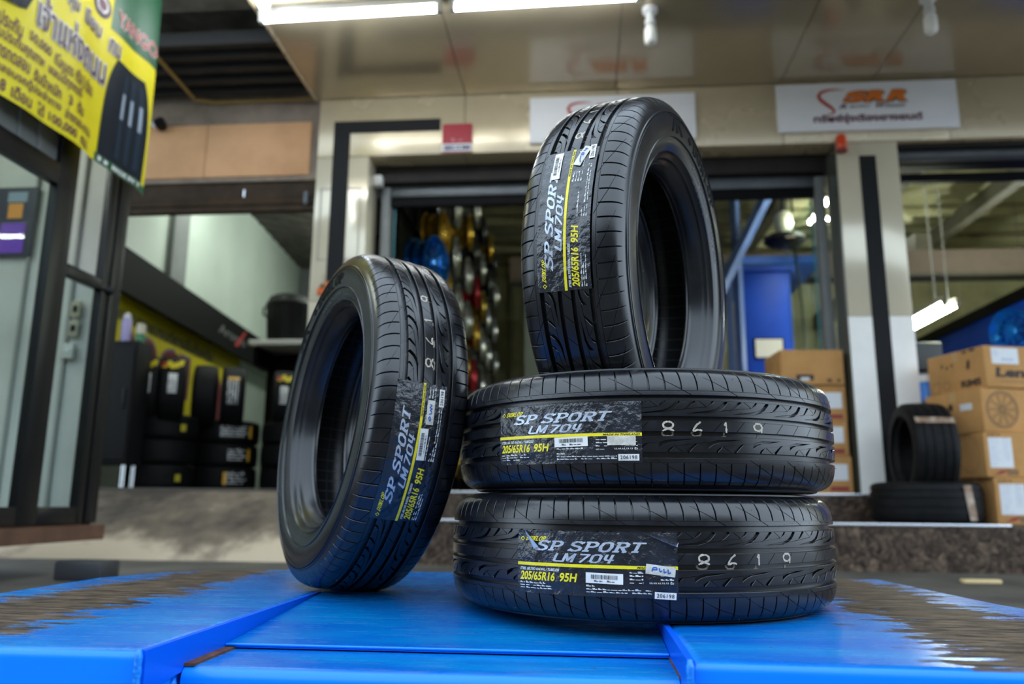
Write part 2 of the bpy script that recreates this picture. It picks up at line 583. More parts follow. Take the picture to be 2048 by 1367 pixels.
def slab_word(mb, word, x0, y0, x1, y1, fn, shear=.22):
    """heavy italic slab serif capitals drawn from strokes"""
    G = {
     'S': [[(.86, .80), (.62, .93), (.36, .93), (.16, .80), (.18, .62), (.42, .53), (.68, .46), (.86, .34), (.84, .16), (.62, .06), (.36, .06), (.12, .20)]],
     'P': [[(.24, 0), (.24, 1)], [(.24, .92), (.66, .92), (.86, .80), (.86, .60), (.66, .47), (.24, .47)]],
     'R': [[(.24, 0), (.24, 1)], [(.24, .92), (.66, .92), (.86, .80), (.86, .62), (.66, .50), (.24, .50)], [(.52, .50), (.88, .04)]],
     'O': [[(.50, .93), (.22, .85), (.12, .50), (.22, .14), (.50, .06), (.78, .14), (.88, .50), (.78, .85), (.50, .93)]],
     'T': [[(.50, 0), (.50, 1)], [(.08, .92), (.92, .92)]],
     'D': [[(.24, 0), (.24, 1)], [(.24, .93), (.60, .93), (.86, .72), (.86, .28), (.60, .07), (.24, .07)]],
     'U': [[(.22, 1), (.22, .28), (.36, .08), (.64, .08), (.78, .28), (.78, 1)]],
     'N': [[(.22, 0), (.22, 1)], [(.24, .95), (.76, .05)], [(.78, 0), (.78, 1)]],
     'L': [[(.28, 0), (.28, 1)], [(.28, .08), (.90, .08)]],
     'l': [[(.20, 1), (.20, .16), (.34, .08), (.92, .08)]],
     'M': [[(.10, 0), (.10, 1)], [(.12, .96), (.50, .20)], [(.50, .20), (.88, .96)], [(.90, 0), (.90, 1)]],
     '7': [[(.08, .92), (.88, .92)], [(.86, .94), (.36, 0)]],
     '0': [[(.34, .93), (.14, .80), (.14, .20), (.34, .07), (.66, .07), (.86, .20), (.86, .80), (.66, .93), (.34, .93)]],
     '4': [[(.22, 1), (.22, .50), (.36, .36), (.95, .36)], [(.70, 1), (.70, 0)]],
    }
    serif = {'P': [(.02, .50, .08), (.02, .3, .92)], 'R': [(.02, .48, .08), (.02, .3, .92), (.68, .99, .08)], 'T': [(.26, .74, .08)],
             'D': [(.04, .3, .08), (.04, .3, .92)], 'U': [(.02, .42, .93), (.58, .98, .93)], 'N': [(.02, .42, .08), (.0, .3, .93), (.58, .98, .93)],
             'L': [(.08, .5, .93), (.08, .5, .08)], 'S': [(.0, .16, .10), (.84, .98, .88)], 'O': []}
    serif.update({c: [] for c in 'lM704'})
    wid = {' ': .45, 'M': 1.25, 'l': .9}
    tot = sum(wid.get(c, 1.0)*1.06 for c in word)
    sx = (x1-x0-shear*(y1-y0))/tot
    H = y1-y0
    thv, thh = .25, .15
    a0 = x0
    for c in word:
        if c != ' ':
            def g(p, q, a0=a0):
                return fn(a0+p*sx+shear*H*q, y0+q*H)
            for pl in G[c]:
                for i in range(len(pl)-1):
                    (p0, q0), (p1, q1) = pl[i], pl[i+1]
                    dx, dy = p1-p0, q1-q0
                    ln = math.hypot(dx, dy)
                    vert = abs(dy)/ln
                    t = (thv*vert+thh*(1-vert))/2
                    nx_, ny_ = -dy/ln*t, dx/ln*t
                    e = .04
                    ex, ey = dx/ln*e, dy/ln*e
                    ends = [(p0-ex, q0-ey), (p1+ex, q1+ey)]
                    ends = [(min(max(p, -.02), 1.02), min(max(q, 0), 1)) for p, q in ends]
                    (p0, q0), (p1, q1) = ends
                    put_poly(mb, [(p0-nx_, q0-ny_), (p1-nx_, q1-ny_), (p1+nx_, q1+ny_), (p0+nx_, q0+ny_)], g)
            for (sa, sb, q) in serif[c]:
                put_poly(mb, [(sa, q-.08), (sb, q-.08), (sb, q+.08), (sa, q+.08)], g)
        a0 += wid.get(c, 1.0)*1.06*sx

# ================================================================== THE SETTING
GZ = -.20          # yard floor
S1, S2 = .068, .243  # step tops
floor = structure(MB().grid(lambda u, v: (-16+32*u, -14+36*v, GZ), 8, 8).build('floor', conc_dark))
sb = thing('sky_block_building', 'plain grey building added out of view to block the low sky', 'building', (0, -6.5, GZ))  # unseen mass added to keep low sky reflections off the tyres
bx('wall', (-14, -2, 0), (14, 0, 3.6), conc_dark, sb)
bx('roof_edge', (-14, -2.1, 3.6), (14, .15, 3.8), grey_steel, sb)
# marble steps, with bright nosing strips
st = structure(bx('floor_step', (-1.25, 4.88, GZ), (6.2, 5.5, S1-.012), marble))
bx('tread_slab', (-1.25, 4.885, S1-.012), (6.2, 5.5, S1), marble, st)
bx('nosing', (-1.25, 4.868, S1-.014), (2.42, 4.884, S1+.002), alu_bright, st, .003)
st2 = structure(bx('floor_step', (-1.25, 5.5, GZ), (6.2, 5.75, S2-.012), marble))
bx('nosing', (-1.25, 5.488, S2-.014), (6.2, 5.504, S2+.002), alu_bright, st2, .003)
bx('tread_slab', (-1.25, 5.504, S2-.012), (6.2, 5.75, S2), marble, st2)
shop_floor = structure(bx('floor', (-1.9, 5.75, GZ), (9.0, 15, S2), conc_dark))
room_floor = structure(bx('floor', (-5.2, 5.62, GZ), (-1.9, 12.2, S2+.01), conc_dark))
# concrete ramp on the left
def ramp_fn(u, v):
    x = -4.4+3.0*u
    y = 4.93+(5.66-4.93)*v
    z = (S2+.01-GZ)*(v**.82)
    k = min(1, max(0, (x+4.3)/.8))
    z *= k*k*(3-2*k)*.92+.08 if v < .97 else 1
    z += GZ+.012*mnoise.noise((x*3, y*3, 0))*math.sin(PI*v)
    return (x, y, z)
rm = MB().grid(ramp_fn, 60, 26)
ramp = structure(rm.build('floor_ramp', concrete, smooth=60))
def _ramp_stain():
    mt = M('ramp_concrete', (.30, .265, .22), .85, bump=.6, bscale=20)
    nt = mt.node_tree; L = nt.links.new
    b = nt.nodes['Principled BSDF']
    tc = nt.nodes.new('ShaderNodeTexCoord')
    n1 = nt.nodes.new('ShaderNodeTexNoise'); n1.inputs['Scale'].default_value = 1.3; n1.inputs['Detail'].default_value = 9; n1.inputs['Roughness'].default_value = .62
    n2 = nt.nodes.new('ShaderNodeTexNoise'); n2.inputs['Scale'].default_value = 9; n2.inputs['Detail'].default_value = 8
    L(tc.outputs['Object'], n1.inputs['Vector']); L(tc.outputs['Object'], n2.inputs['Vector'])
    sep = nt.nodes.new('ShaderNodeSeparateXYZ'); L(tc.outputs['Object'], sep.inputs[0])
    # bare pale cement exposed along the worn toe and left flank of the ramp
    mr = nt.nodes.new('ShaderNodeMapRange')
    mr.inputs['From Min'].default_value = .02; mr.inputs['From Max'].default_value = -.17
    mr.inputs['To Min'].default_value = 0; mr.inputs['To Max'].default_value = .34
    L(sep.outputs[2], mr.inputs[0])
    ad = nt.nodes.new('ShaderNodeMath'); ad.operation = 'ADD'
    L(n1.outputs['Fac'], ad.inputs[0]); L(mr.outputs[0], ad.inputs[1])
    ad2 = nt.nodes.new('ShaderNodeMath'); ad2.operation = 'MULTIPLY_ADD'
    L(n2.outputs['Fac'], ad2.inputs[0]); ad2.inputs[1].default_value = .35; L(ad.outputs[0], ad2.inputs[2])
    rp = nt.nodes.new('ShaderNodeValToRGB')
    e = rp.color_ramp.elements
    e[0].position = .58; e[0].color = (.062, .047, .033, 1)
    e[1].position = 1.02; e[1].color = (.60, .48, .34, 1)
    q = e.new(.80); q.color = (.19, .145, .10, 1)
    L(ad2.outputs[0], rp.inputs[0]); L(rp.outputs[0], b.inputs['Base Color'])
    return mt
ramp.data.materials[0] = _ramp_stain()

# ---- facade: wall with composite panels
YF = 5.60
wf = structure(bx('wall_front', (-1.98, YF+.02, 3.245), (9.0, YF+.25, 4.6), champagne))
def fpanel(name, x0, x1, z0, z1, mat=champagne, y=YF, d=.28):
    return bx(name, (x0, y, z0), (x1, y+d, z1), mat, wf, .004)
seams = [-2.01, -.87, .29, 1.49, 2.66, 3.9, 5.1, 6.3]
fpanel_end = bx('end_panel', (6.0, YF, S2), (9.0, YF+.28, 3.232), champagne, wf)
for i in range(len(seams)-1):
    fpanel('fascia_panel', seams[i]+.002, seams[i+1]-.002, 2.755, 3.232)
fpanel('jamb_panel', -2.008, -1.600, 1.62, 2.750, pillar_white)
fpanel('jamb_panel', -2.008, -1.600, S2, 1.616, pillar_white)
fpanel('pillar_panel', 1.857, 2.285, 1.46, 2.750, pillar_white)
fpanel('pillar_wrap', 1.853, 2.289, S2, 1.456, M('white_wrap', (.93, .91, .86), .4, nscale=3, namt=.05, bump=.15, bscale=12), YF-.002, .29)
# dark inlaid stripes
bx('inlay_strip', (-1.885, YF-.004, 2.945), (-1.055, YF+.01, 3.045), dark_strip, wf)
bx('inlay_strip', (-1.885, YF-.004, .9), (-1.755, YF+.01, 2.944), dark_strip, wf)
bx('inlay_strip', (2.012, YF-.004, S2+.01), (2.128, YF+.01, 2.645), dark_strip, wf)
bx('pillar_return', (1.846, YF+.006, S2), (1.853, 5.845, 2.745), M('return_panel', (.10, .105, .085), .18, metal=.3), wf)
# access hatch frame on the jamb
hm = MB()
for a, b in (((-1.965, 1.93), (-1.955, 2.50)), ((-1.66, 1.93), (-1.65, 2.50)), ((-1.965, 2.49), (-1.65, 2.50)), ((-1.965, 1.93), (-1.65, 1.94))):
    hm.box((a[0], YF-.0035, a[1]), (b[0], YF+.004, b[1]))
hm.build('access_hatch_rim', M('hatch_line', (.36, .34, .28), .5), wf)

# ---- soffit made of panels
CY = 2.3
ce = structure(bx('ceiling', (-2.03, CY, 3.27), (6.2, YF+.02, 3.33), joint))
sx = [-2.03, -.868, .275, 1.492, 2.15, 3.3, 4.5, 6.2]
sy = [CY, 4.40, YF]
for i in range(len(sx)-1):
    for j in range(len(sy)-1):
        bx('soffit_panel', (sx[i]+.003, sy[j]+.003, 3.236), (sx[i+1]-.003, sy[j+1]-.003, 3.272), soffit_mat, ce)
bx('edge_trim', (-2.05, CY, 3.225), (-2.03, YF, 3.6), champagne, ce)
# left open roof: rough slab, then ribbed sheet with battens
cl = structure(bx('ceiling', (-6.0, 4.15, 3.62), (-2.05, 5.75, 3.75), conc_slab))
bx('slab_beam', (-6.0, 4.45, 3.50), (-2.05, 4.80, 3.62), conc_slab, cl)
for y in (4.90, 5.06, 5.22, 5.385, 5.56):
    bx('sheet_rib', (-6.0, y-.012, 3.30), (-2.05, y+.022, 3.40), M('rib_dark', (.018, .017, .016), .6), cl)
    bx('sheet_strip', (-6.0, y+.022, 3.355), (-2.05, y+.150, 3.37), batten, cl)
tag(MB().tube([(-3.0, 4.82, 3.285), (-3.02, 5.05, 3.285), (-3.04, 5.62, 3.285), (-2.9, 5.675, 3.285), (-2.07, 5.675, 3.285)], .014, 8).build('conduit_pipe', mustard, smooth=60),
    'mustard conduit pipe bent under the ribbed ceiling', 'pipe')

# ---- left bay: beam over the opening with a peach board
wl = structure(bx('wall_left_bay', (-6.0, 5.70, 2.62), (-2.01, 5.95, 3.62), plaster_dim))
bx('board', (-3.72, 5.685, 2.655), (-2.95, 5.702, 3.10), peach, wl, .004)
bx('board', (-2.945, 5.685, 2.655), (-2.10, 5.702, 3.10), peach, wl, .004)
t = thing('roller_shutter', 'rolled-up brown shutter housing above the tyre store opening', 'shutter', (-2.9, 5.82, 2.40))
bx('housing', (-1.35, -.10, .06), (.86, .12, .215), brown_steel, t, .01)
MB().tube([(-1.35, -.06, .055), (.86, -.06, .055)], .05, 14).build('shutter_roll', brown_steel, t, 60)
bx('bottom_bar', (-1.35, -.12, -.03), (.86, -.06, .012), brown_steel, t, .004)
bx('guide_bracket', (.77, -.13, .02), (.80, -.09, .12), alu, t)
bx('pull_hook', (.28, -.12, .09), (.29, -.10, .15), alu_bright, t)
# security camera under the beam
t = thing('security_camera', 'small dark security camera with white bracket on the beam', 'camera', (-3.36, 5.64, 3.09))
MB().tube([(-.02, .06, .02), (-.015, .0, .01)], .025, 10).build('bracket', white_paint, t, 60)
MB().lathe([(0.0, -.05), (.035, -.045), (.045, -.01), (.045, .03), (0, .035)], 16, Matrix.Translation((.05, -.02, 0)) @ Matrix.Rotation(R_(70), 4, 'X')).build('camera_body', black_plastic, t, 40)

# ---- left tyre room shell
FA, FB = Vector((-3.74, 5.9, 0)), Vector((-4.2, 10.3, 0))
fd = (FB-FA).normalized()
fn_ = Vector((fd.y, -fd.x, 0))       # towards the room (right)
def along(t, off=0.0, z=0.0):
    p = FA+fd*t+fn_*off
    return Vector((p.x, p.y, z))
def slab(name, t0, t1, o0, o1, z0, z1, mat, parent=None):
    mb = MB()
    vs = [along(t, o, z)[:] for z in (z0, z1) for (t, o) in ((t0, o0), (t1, o0), (t1, o1), (t0, o1))]
    mb.add(vs, [(3, 2, 1, 0), (4, 5, 6, 7), (0, 1, 5, 4), (1, 2, 6, 5), (2, 3, 7, 6), (3, 0, 4, 7)])
    return mb.build(name, mat, parent)
wls = structure(slab('wall_left', -.1, 6.25, -.50, -.40, S2, 1.98, pale_green))
wlu = structure(slab('wall_left', .1, 6.25, -.50, -.09, 1.98, 4.2, pale_green))
slab('wall_post', 1.15, 1.50, -.09, -.03, 2.24, 4.2, grey_steel, wlu)
wbk = structure(bx('wall_back', (-5.4, 12.1, S2), (-1.9, 12.2, 4.2), pale_green))
bx('wall_post', (-4.45, 11.95, S2), (-4.2, 12.1, 4.2), grey_steel, wbk)
structure(bx('wall_right', (-2.0, 5.96, S2), (-1.925, 12.1, 4.2), grey_steel))
cr = structure(MB().add([(-5.4, 5.95, 4.0), (-1.9, 5.95, 3.3), (-1.9, 12.1, 3.3), (-5.4, 12.1, 4.0), (-5.4, 5.95, 4.06), (-1.9, 5.95, 3.36), (-1.9, 12.1, 3.36), (-5.4, 12.1, 4.06)],
     [(0, 1, 2, 3), (7, 6, 5, 4), (0, 4, 5, 1), (1, 5, 6, 2), (2, 6, 7, 3), (3, 7, 4, 0)]).build('ceiling', batten))
for k in range(18):
    y = 6.1+k*.33
    MB().add([(-5.4, y, 3.985), (-1.9, y, 3.285), (-1.9, y+.05, 3.285), (-5.4, y+.05, 3.985), (-5.4, y, 4.0), (-1.9, y, 3.3), (-1.9, y+.05, 3.3), (-5.4, y+.05, 4.0)],
     [(0, 1, 2, 3), (0, 4, 5, 1), (1, 5, 6, 2), (2, 6, 7, 3), (3, 7, 4, 0)]).build('ceiling_rib', batten, cr)

# ---- hall behind the middle and right openings
structure(bx('wall_left', (-1.92, 5.90, S2), (-1.80, 14.6, 4.6), black_board))
wb = structure(bx('wall_back', (-1.9, 14.5, S2), (9.0, 14.6, 4.6), roof_sheet))
for k in range(30):
    bx('wall_rib', (-1.6+k*.29, 14.46, S2), (-1.5+k*.29, 14.5, 4.6), roof_sheet, wb)
wr = structure(bx('wall_right', (4.9, 5.96, S2), (5.0, 14.5, 2.42), blue_wall))
bx('wall_cap', (4.86, 5.96, 2.42), (5.04, 14.5, 2.55), black_board, wr)
structure(bx('wall_right', (8.9, 5.96, S2), (9.0, 14.6, 4.6), roof_sheet))
rf = structure(bx('ceiling', (-1.95, 5.86, 4.55), (9.0, 14.6, 4.63), roof_sheet))
for k in range(20):
    bx('roof_rib', (-1.9, 6.1+k*.42, 4.51), (8.9, 6.16+k*.42, 4.55), roof_sheet, rf)
for x in (.9, 2.75, 4.15, 5.6):
    bx('rafter', (x-.08, 5.9, 4.22), (x+.08, 14.5, 4.44), roof_steel, rf)
for y in (7.0, 8.1, 9.2, 10.4, 11.8, 13.2):
    bx('purlin', (-1.8, y-.04, 4.40), (8.9, y+.04, 4.51), roof_sheet, rf)
def bar(mb, a, b, r):
    mb.tube([a, b], r, 4)
for (a, b) in (((2.75, 7.0, 4.3), (4.8, 8.6, 4.3)), ((2.75, 9.2, 4.3), (4.8, 7.4, 4.3)), ((2.75, 9.6, 4.3), (4.8, 11.6, 4.3)), ((2.75, 12.2, 4.3), (4.8, 10.2, 4.3))):
    mb = MB(); bar(mb, a, b, .06)
    mb.build('roof_brace', roof_sheet, rf)
bx('cross_beam', (-.9, 9.85, 2.96), (8.9, 10.05, 3.26), pink_beam, rf)
bx('beam_flange', (-.9, 9.80, 2.92), (8.9, 10.10, 2.96), roof_steel, rf)
bx('hip_rafter', (4.15, 9.9, 3.26), (4.35, 14.4, 3.5), roof_steel, rf)

# door_1 : middle opening
d1 = structure(bx('door_1', (-1.60, 5.80, 2.62), (1.857, 5.95, 2.90), shutter_dark))
bx('shutter_box', (-1.60, 5.66, 2.77), (1.857, 5.80, 2.95), shutter_dark, d1)
bx('lintel', (-1.60, 5.88, 2.53), (1.857, 5.96, 2.66), alu, d1, .004)
bx('head_rail', (-1.52, 5.90, 2.46), (1.78, 5.95, 2.53), black_board, d1)
bx('door_post', (-1.555, 5.85, S2), (-1.49, 5.95, 2.60), grey_steel, d1, .004)
bx('door_post', (1.77, 5.85, S2), (1.835, 5.95, 2.60), grey_steel, d1, .004)
w1 = structure(bx('window_1', (-1.478, 5.965, S2+.02), (-1.466, 6.78, 2.46), pane))
bx('pane_edge', (-1.479, 5.955, S2+.02), (-1.465, 5.965, 2.46), glass_edge, w1)
w2 = structure(bx('window_2', (1.752, 5.965, S2+.02), (1.764, 6.78, 2.46), pane))
bx('pane_edge', (1.751, 5.955, S2+.02), (1.765, 5.965, 2.46), glass_edge, w2)
# door_2 : right opening
d2 = structure(bx('door_2', (2.285, 5.80, 2.66), (6.2, 5.95, 2.92), shutter_dark))
bx('shutter_box', (2.285, 5.66, 2.72), (6.2, 5.80, 2.95), shutter_dark, d2)
MB().tube([(2.285, 5.72, 2.68), (6.2, 5.72, 2.68)], .045, 12).build('shutter_roll', alu, d2, 60)
bx('head_rail', (2.285, 5.90, 2.56), (6.2, 5.95, 2.62), black_board, d2)

# ---- glazed cabin on the left
cab = structure(bx('wall_cabin', (-5.0, 4.17, .06), (-2.68, 4.22, 2.9), panel_white))
for k in range(8):
    bx('panel_rib', (-2.88-k*.29, 4.150, .06), (-2.865-k*.29, 4.17, 2.9), M('rib_grey', (.33, .33, .30), .5), cab)
cabin_floor = structure(bx('floor', (-5.0, 1.0, .0), (-2.62, 4.17, .05), wood_brown))
bx('skirt_board', (-2.62, 1.0, -.042), (-2.58, 4.24, .035), wood_brown, cabin_floor)
XG = -2.6
dr = structure(bx('door_3', (XG-.05, 4.075, .045), (XG+.01, 4.175, 2.75), alu_dark, None, .006))
def fr(name, y0, y1, z0, z1, x0=XG-.045, x1=XG+.005, mat=alu_dark):
    return bx(name, (x0, y0, z0), (x1, y1, z1), mat, dr, .005)
fr('frame_post', 4.005, 4.060, .045, 2.75)
fr('frame_post', 3.555, 3.70, .045, 2.75)
fr('frame_post', 2.4, 2.5, .045, 2.75)
fr('bottom_rail', 2.5, 3.555, .045, .13)
fr('bottom_rail', 3.70, 4.005, .045, .13)
fr('middle_rail', 3.70, 4.005, 1.285, 1.345)
fr('top_rail', 2.5, 3.555, 1.71, 1.82)
fr('transom_sheet', 2.5, 3.555, 1.83, 2.75, XG-.04, XG-.02, grey_steel)
for k in range(7):
    fr('transom_rib', 2.56+k*.14, 2.59+k*.14, 1.83, 2.75, XG-.03, XG-.012, grey_steel)
w3 = structure(bx('window_3', (XG-.024, 2.5, .13), (XG-.016, 3.555, 1.71), pane))
w4 = structure(bx('window_4', (XG-.024, 3.70, .13), (XG-.016, 4.005, 1.285), pane))
structure(bx('ceiling', (-5.0, 1.0, 2.9), (-2.62, 4.22, 2.96), panel_white))
structure(bx('wall_left', (-5.0, 1.0, .05), (-4.95, 4.17, 2.9), panel_white))
MB().tube([(-2.62, 4.0, 1.30), (-2.585, 4.045, 1.295), (-2.575, 4.07, 1.29)], .02, 8).build('door_closer_arm', alu_dark, dr, 60)

# ================================================================== LAMPS
def tube_lamp(name, a, b, label, lit=tube_lit, group=None, r=.0155, drop=.075, roof=None):
    a = Vector(a); b = Vector(b)
    d = (b-a).normalized()
    mid = (a+b)/2
    t = thing(name, label, 'lamp', mid, 0, group)
    side = Vector((-d.y, d.x, 0))
    ln = (b-a).length
    def loc(p): return p
    mb = MB()
    mb.tube([d*(-ln/2+.035), d*(ln/2-.035)], r, 12)
    mb.build('tube', lit, t, 60)
    hb = MB()
    q = [d*(-ln/2)+side*.022, d*(ln/2)+side*.022, d*(ln/2)-side*.022, d*(-ln/2)-side*.022]
    vs = [p+Vector((0, 0, drop-.045)) for p in q]+[p+Vector((0, 0, drop)) for p in q]
    hb.add(vs, [(3, 2, 1, 0), (4, 5, 6, 7), (0, 1, 5, 4), (1, 2, 6, 5), (2, 3, 7, 6), (3, 0, 4, 7)])
    hb.build('housing', white_paint if not roof else roof_steel, t)
    for s in (-1, 1):
        e = MB()
        c = d*(s*(ln/2-.018))
        vs = []
        for z in (-.02, drop-.045):
            vs += [c+d*.016+side*.02+Vector((0, 0, z)), c-d*.016+side*.02+Vector((0, 0, z)), c-d*.016-side*.02+Vector((0, 0, z)), c+d*.016-side*.02+Vector((0, 0, z))]
        e.add(vs, [(3, 2, 1, 0), (4, 5, 6, 7), (0, 1, 5, 4), (1, 2, 6, 5), (2, 3, 7, 6), (3, 0, 4, 7)])
        e.build('lamp_holder', white_paint if not roof else roof_steel, t)
        if roof:
            c = mid+d*(s*ln*.35)
            zt = roof(c) if callable(roof) else roof
            MB().tube([d*(s*ln*.35)+Vector((0, 0, drop)), d*(s*ln*.35)+Vector((0, 0, zt-mid.z))], .006, 6).build('suspension_rod', grey_steel, t)
    return t
ZT = 3.16
tube_lamp('fluorescent_lamp', (-2.02, 4.43, ZT), (-.84, 4.40, ZT), 'lit fluorescent tube lamp at the corner of the soffit', group='soffit tube lamps')
tube_lamp('fluorescent_lamp', (-.79, 4.395, ZT), (.38, 4.37, ZT), 'lit fluorescent tube lamp between the corner tube and the bulb holder', group='soffit tube lamps')
tube_lamp('fluorescent_lamp', (-1.945, 4.36, ZT), (-1.945, 3.18, ZT), 'lit fluorescent tube lamp running from the corner towards the yard', group='soffit tube lamps')
for k, x in enumerate((.453, 2.143)):
    t = thing('lamp_bulb', ('white bulb hanging above the space between the two signs', 'white bulb hanging above the sign over the pillar')[k], 'lamp', (x, 4.61, 3.0))
    MB().lathe([(0, .236), (.05, .236), (.05, .215), (.026, .20), (.030, .16), (.034, .155), (.034, .125), (.02, .12), (0, .12)], 20).build('lamp_holder', white_paint, t, 40)
    MB().lathe([(0, .118), (.022, .118), (.026, .105), (.038, .10), (.040, .075), (.040, .02), (.036, .0), (.02, -.012), (0, -.015)], 20).build('bulb', bulb_white, t, 50)
# lamps inside the hall and the tyre room
tube_lamp('fluorescent_lamp', (3.20, 7.15, 1.93), (3.20, 8.35, 1.93), 'lit tube lamp hung low behind the pillar', tube_in, 'hall tube lamps', r=.017, drop=.06, roof=4.545)
tube_lamp('fluorescent_lamp', (3.345, 7.22, 1.93), (3.345, 8.42, 1.93), 'lit tube lamp hung parallel to its twin behind the pillar', tube_in, 'hall tube lamps', r=.017, drop=.06, roof=4.545)
tube_lamp('fluorescent_lamp', (2.23, 6.55, 2.86), (2.23, 7.65, 2.86), 'lit tube lamp next to the black hanging fan', tube_in, 'hall tube lamps', r=.017, drop=.06, roof=4.545)
tube_lamp('fluorescent_lamp', (3.6, 6.6, 4.1), (4.9, 6.6, 4.1), 'lit tube lamp high under the hall roof behind the sign', tube_in, 'hall tube lamps', roof=4.545)
tube_lamp('fluorescent_lamp', (3.2, 11.0, 4.1), (4.4, 11.0, 4.1), 'lit tube lamp under the far hall roof beyond the beam', tube_in, 'hall tube lamps', roof=4.545)
tube_lamp('fluorescent_lamp', (6.3, 7.2, 3.5), (6.3, 8.4, 3.5), 'added tube lamp out of view beyond the blue wall in the hall', tube_in, 'hall tube lamps', roof=4.545)  # added beyond the frame to brighten the hall roof
tube_lamp('fluorescent_lamp', (6.3, 10.6, 3.5), (6.3, 11.8, 3.5), 'added tube lamp out of view far beyond the blue wall in the hall', tube_in, 'hall tube lamps', roof=4.545)  # second out-of-view lamp added for the roof
tube_lamp('fluorescent_lamp', (-3.30, 6.8, 3.32), (-3.38, 7.9, 3.32), 'lit tube lamp high in the tyre store', tube_store, 'tyre store lamps', roof=lambda c: 3.97-.2*(c.x+5.4))
for k in range(2):
    tube_lamp('fluorescent_lamp', (-2.55, 7.9+k*1.3, 3.1), (-2.55, 9.1+k*1.3, 3.1), ('added hidden tube lamp along the store side wall, nearer the opening', 'added hidden tube lamp along the store side wall, nearer the back')[k], tube_store, 'tyre store lamps', roof=lambda c: 3.97-.2*(c.x+5.4))  # pair added behind the jamb to brighten the deep store wall
tube_lamp('fluorescent_lamp', (-2.55, 6.1, 2.95), (-2.95, 6.2, 2.95), 'short added tube lamp hidden just inside the tyre store beam', tube_store, 'tyre store lamps', roof=lambda c: 3.97-.2*(c.x+5.4))  # added out of sight behind the beam as extra store light
tube_lamp('fluorescent_lamp', (-3.9, 2.2, 2.82), (-3.9, 3.4, 2.82), 'lit tube lamp inside the glazed cabin', tube_store, 'cabin lamps')

# ================================================================== MAIN TYRES
PROF = [(0, .336), (.02, .3358), (.04, .3350), (.06, .3328), (.072, .3288), (.080, .3232), (.0855, .3148), (.0890, .3045), (.0912, .292), (.0922, .276)]
def catmull(pts, n=10):
    out = []
    P_ = [2*np.array(pts[0])-np.array(pts[1])]+[np.array(p) for p in pts]+[2*np.array(pts[-1])-np.array(pts[-2])]
    for i in range(1, len(P_)-2):
        for k in range(n):
            t = k/n
            a, b, c, d = P_[i-1], P_[i], P_[i+1], P_[i+2]
            out.append(.5*((2*b)+(c-a)*t+(2*a-5*b+4*c-d)*t*t+(3*b-a-3*c+d)*t**3))
    out.append(np.array(pts[-1]))
    return np.array(out)
mir = [(-x, r) for x, r in PROF[:0:-1]]
_c = catmull(mir+PROF, 8)
_s = np.concatenate([[0], np.cumsum(np.hypot(np.diff(_c[:, 0]), np.diff(_c[:, 1])))])
_s -= np.interp(0, _c[:, 0], _s)
_dx, _dr = np.gradient(_c[:, 0], _s), np.gradient(_c[:, 1], _s)
def prof_at(s):
    x = np.interp(s, _s, _c[:, 0]); r = np.interp(s, _s, _c[:, 1])
    tx = np.interp(s, _s, _dx); tr = np.interp(s, _s, _dr)
    ln = np.hypot(tx, tr)
    return x, r, -tr/ln, tx/ln      # outward normal (axial, radial)
TR = .336
SMAX = .102
def tyre_pt(u, s, h=0.0):
    """u: distance round the crown (m), s: across, h: height above the surface"""
    x, r, nx, nr = prof_at(s)
    th = u/TR
    rr = r+h*nr
    return (rr*math.cos(th), rr*math.sin(th), x+h*nx)

